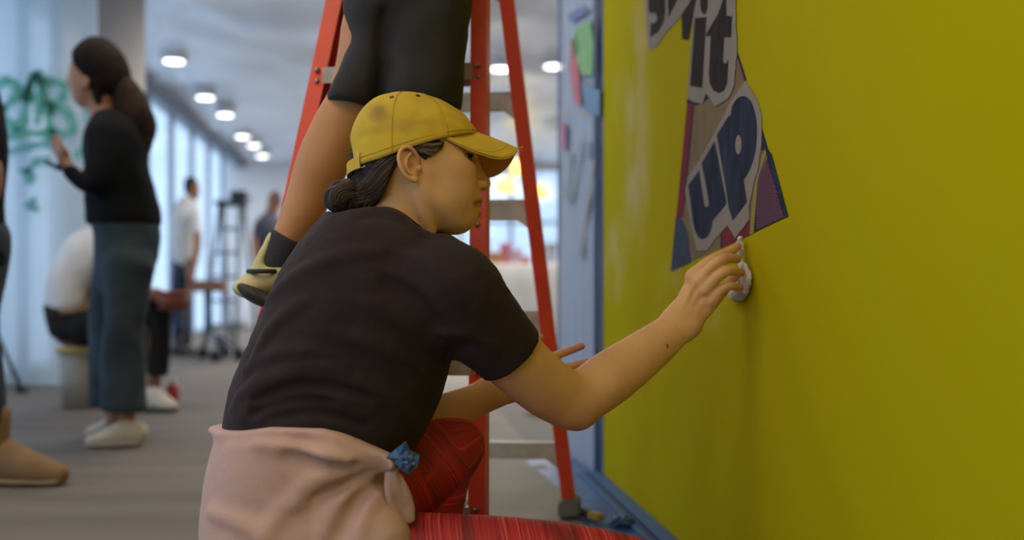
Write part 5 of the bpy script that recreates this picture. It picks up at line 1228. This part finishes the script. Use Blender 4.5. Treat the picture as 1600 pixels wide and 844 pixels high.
# ------------------------------------------------------------------ things standing about
M_steel = mat('grey_steel_tube', (.20, .22, .25), .4, .7); M_blackp = mat('black_plastic', (.02, .02, .022), .5); M_wood = mat('brown_wood_top', (.25, .105, .045), .55, var=.2, vscale=14, stretch=(1, 6, 1))
M_bluep = mat('teal_blue_paint', (.06, .16, .26), .5)
D = 8.75
ct = thing('rolling_stool', tuple(P3(345, 452, D)*np.array((1, 1, 0))), 'brown-topped rolling work table on casters beside far man', 'rolling table')
zt = P3(0, 447, D)[2]
m = MB(); a, b = P3(308, 0, D), P3(350, 0, D); m.abox(a[0], b[0], D-.13, D+.13, zt-.05, zt+.05); m.build('top', M_wood, ct, False, .01)
m = MB(); m.tube([P3(325, 456, D), (P3(326, 0, D)[0], D, .22)], .035, 10); m.build('column', M_bluep, ct, True)
for k, (x, dd) in enumerate(((318, .15), (338, -.3), (352, .25), (374, -.1), (345, .42))):
    p0 = np.array((P3(326, 0, D)[0], D, .22)); p1 = P3(x, 0, D+dd); p1[2] = .09
    m = MB(); m.tube([p0, (p0+p1)/2+np.array((0, 0, .03)), p1], .022, 8); lg = m.build('leg', M_steel, ct, True)
    m = MB(); m.lathe(p1-np.array((0, .02, .04)), [(.03, -.012), (.05, -.01), (.05, .03), (.03, .032)], 16, (0, 1, 0)); m.build('caster', M_blackp, lg, True)
D = 10.5
s2 = thing('stepladder', tuple(P3(362, 452, D)*np.array((1, 1, 0))), 'far grey stepladder with black top by the windows', 'ladder')
zt = P3(0, 322, D)[2]; xl, xr = P3(346, 0, D)[0], P3(378, 0, D)[0]; xl0, xr0 = P3(339, 0, D)[0], P3(386, 0, D)[0]
for (xa, xb), sgn in (((xl0, xl), 1), ((xr0, xr), 1), ((xl0, xl), -1), ((xr0, xr), -1)):
    m = MB(); m.tube([(xa, D-.45*sgn, 0), (xb, D-.06*sgn, zt)], .022, 8); m.build('rail', M_steel, s2, True)
for k in range(1, 6):
    q = k/6; m = MB(); y_ = D-.45+.39*q; m.abox(xl0+(xl-xl0)*q, xr0+(xr-xr0)*q, y_-.04, y_+.04, zt*q-.015, zt*q+.015); m.build('step', M_steel, s2)
m = MB(); m.abox(xl-.04, xr+.04, D-.14, D+.14, zt, zt+.05); m.build('top_cap', M_blackp, s2, False, .01)
lt = thing('work_lamp', tuple(P3(376, 322, D)), 'black work lamp on top of the far grey stepladder', 'lamp')
pl = P3(376, 322, D)+np.array((0, 0, .055))
m = MB(); m.abox(pl[0]-.10, pl[0]+.06, D-.06, D+.06, pl[2]-.0, pl[2]+.10); m.build('lamp_head', M_blackp, lt, False, .015); m = MB(); m.tube([pl+np.array((.04, 0, .0)), pl+np.array((.09, 0, .03)), pl+np.array((.12, -.05, .01))], .012, 6); m.build('cable', M_blackp, lt, True)
# tripod foot at the left edge
D = 5.9
tr_ = thing('light_stand', (P3(-14, 0, D)[0], D, 0), 'black light stand with folding legs at the left edge', 'stand')
pc = np.array((P3(-14, 0, D)[0], D, 0))
m = MB(); m.tube([pc+np.array((0, 0, .12)), pc+np.array((0, 0, 1.9))], .014, 8); m.build('pole', M_blackp, tr_, True)
for an in (.1, 2.2, 4.3):
    e = pc+np.array((math.cos(an)*.17, math.sin(an)*.17, .015)); m = MB(); m.tube([pc+np.array((0, 0, .42)), e], .012, 8); lg = m.build('leg', M_blackp, tr_, True); m = MB(); m.tube([e-np.array((.03, 0, 0)), e+np.array((.035, 0, 0))], .018, 8); m.build('rubber_foot', M_blackp, lg, True)
# covered table in the right gap with pots on it
M_cloth = mat('grey_dust_sheet', (.42, .41, .39), .9, var=.08, vscale=5, bump=.2, bscale=12)
xa, xb = P3(700, 0, 8.9)[0], P3(884, 0, 8.9)[0]
V = []; Q = []; nn = 60; per = [(xa, 8.9), (xb, 8.9), (xb, 9.8), (xa, 9.8)]
def ring(z, grow, wav):
    out = []
    for k in range(nn):
        t = 4*k/nn; i = int(t) % 4; f_ = t-int(t); x = per[i][0]+(per[(i+1) % 4][0]-per[i][0])*f_; y = per[i][1]+(per[(i+1) % 4][1]-per[i][1])*f_
        cx, cy = (xa+xb)/2, 9.35; r = np.array((x-cx, y-cy)); r /= np.linalg.norm(r); w = grow+wav*math.sin(k*1.9); out.append((x+r[0]*w, y+r[1]*w, z))
    return out
tz = .82; rings = [ring(.03, .09, .03), ring(.3, .06, .022), ring(.6, .035, .012), ring(tz-.02, .012, .0), ring(tz, 0, 0)]
for r in rings: V += r
for i in range(len(rings)-1):
    for k in range(nn): Q.append((i*nn+k, i*nn+(k+1) % nn, (i+1)*nn+(k+1) % nn, (i+1)*nn+k))
tbl = thing('table', ((xa+xb)/2, 9.35, 0), 'table under a grey dust sheet seen behind the red ladder', 'table')
me = bpy.data.meshes.new('dust_sheet'); me.from_pydata(V, [], Q+[tuple((len(rings)-1)*nn+k for k in range(nn))]); link_mesh('dust_sheet', me, M_cloth, tbl, True)
m = MB(); m.abox(xa+.03, xb-.03, 8.95, 9.75, .74, .80); m.build('table_top', M_wood, tbl)
for x in (xa+.08, xb-.08):
    for y in (9.0, 9.7): m = MB(); m.abox(x-.025, x+.025, y-.025, y+.025, 0, .74); m.build('leg', M_steel, tbl)
def pot(x, d, r, h, col, lb, nm, handle=False, lidc=None):
    p = P3(x, 0, d); p[2] = tz; t = thing(nm, tuple(p), lb, nm.split('_')[-1], 'paint pots on the covered table')
    m = MB(); m.lathe(p, [(r*.85, 0), (r*.9, .004), (r, h-.01), (r*1.06, h-.008), (r*1.06, h), (r*.9, h), (r*.8, h-.02), (.001, h-.02)], 20); m.build('pot_body', mat('pot_plastic', col, .45, var=.1, vscale=20), t, True)
    m = MB(); m.lathe(p+np.array((0, 0, h-.018)), [(r*.82, 0), (.002, .004)], 20); m.build('paint', mat('wet_paint', lidc or col, .2), t, True)
    if handle:
        m = MB(); m.tube([p+np.array((math.cos(a)*r*1.05, 0, h-.02+math.sin(a)*r*.9)) for a in np.linspace(0, math.pi, 12)], .004, 5); m.build('handle', M_steel, t, True)
pot(775, 9.1, .07, .11, (.42, .20, .06), 'tan paint tub on the covered table nearest the ladder rail', 'paint_tub')
pot(790, 9.4, .055, .20, (.50, .12, .20), 'tall pink pot standing at the back of the covered table', 'paint_pot', lidc=(.5, .1, .15))
pot(806, 9.2, .06, .14, (.56, .40, .46), 'pale pink paint pot in the middle of the covered table', 'paint_pot', True)
pot(822, 9.05, .045, .07, (.46, .14, .10), 'low red pot at the front of the covered table', 'paint_pot')
pot(752, 9.5, .08, .22, (.60, .60, .58), 'white lidded bucket at the back of the covered table', 'paint_bucket', True)
pot(858, 9.3, .07, .20, (.40, .42, .50), 'grey-blue bucket on the covered table by the plastic sheet', 'paint_bucket', True)
# shaded lamps glowing yellow in the distance
for x, y, d, lb in ((815, 262, 14.0, 'glowing yellow pendant lamp seen through the ladder by its rear rail'), (790, 290, 15.0, 'lower yellow pendant lamp glowing between the ladder rails'), (842, 300, 15.5, 'pale yellow pendant lamp hanging right of the rear ladder rail')):
    p = P3(x, y, d); t = thing('pendant_lamp', tuple(p), lb, 'lamp', 'yellow pendant lamps')
    m = MB(); m.lathe(p, [(.14, -.10), (.16, -.06), (.13, .05), (.04, .12), (.038, .12), (.12, .045), (.15, -.06)], 20); m.build('shade', mat('yellow_lamp_shade', (.75, .55, .08), .5, emit=((1, .74, .16), 1.6)), t, True)
    m = MB(); m.tube([p+np.array((0, 0, .10)), (p[0], p[1], 2.70)], .006, 6); m.build('cord', M_blackp, t, True)
    m = MB(); m.lathe(p-np.array((0, 0, .05)), [(.001, -.05), (.035, -.03), (.04, 0), (.02, .05)], 14); m.build('bulb', mat('lit_bulb', (.9, .9, .8), .4, emit=((1, .85, .5), 8)), t, True)
# drop cloth on the floor by the ladder and small things on it
V = []; Q = []
for i in range(41):
    for j in range(61):
        s_, t_ = -.06+.575*i/40, 2.35+5.6*j/60
        V.append(ST(s_+.02*mnoise.noise(Vector((t_*1.3, i*.05, 1))), t_, .003+.010*abs(mnoise.fractal(Vector((s_*6, t_*4, 5)), 1, 2, 3))))
for i in range(40):
    for j in range(60): k = i*61+j; Q.append((k, k+61, k+62, k+1))
dc = link_mesh('drop_cloth', np_mesh('drop_cloth', V, Q), mat('beige_drop_cloth', (.24, .215, .175), .9, col2=(.30, .27, .225), vscale=4, bump=.25, bscale=18)); tag(dc, 'beige drop cloth spread on the floor under the ladder', 'drop cloth')
p = P3(848, 640, 4.95); p[2] = .035; tag(crumple('rag', p, (.085, .07, .035), M_whites, 2), 'crumpled white rag on the drop cloth behind the elbow', 'rag')
p = P3(972, 822, floor_d(826)); p[2] = .018; tag(crumple('tape_ball', p, (.030, .026, .017), M_tapewad, 9), 'balled-up blue tape on the masking film by the red knee', 'tape')
kn = thing('scraper', tuple(P3(930, 818, floor_d(818))*np.array((1, 1, 0))), 'black and yellow scraper lying on the blue masking near the ladder foot', 'scraper')
a, b = P3(906, 812, floor_d(812)), P3(952, 826, floor_d(826)); a[2] = b[2] = .022; ax = (b-a)/np.linalg.norm(b-a); sd = np.cross((0, 0, 1), ax)
m = MB(); m.box(a+ax*.022, ax, sd, (0, 0, 1), .045, .036, .016); m.build('blade_holder', M_blackp, kn, False, .003)
m = MB(); m.box(a+ax*.065, ax, sd, (0, 0, 1), .05, .024, .018); m.build('handle', mat('yellow_plastic_grip', (.42, .30, .03), .5), kn, False, .004)
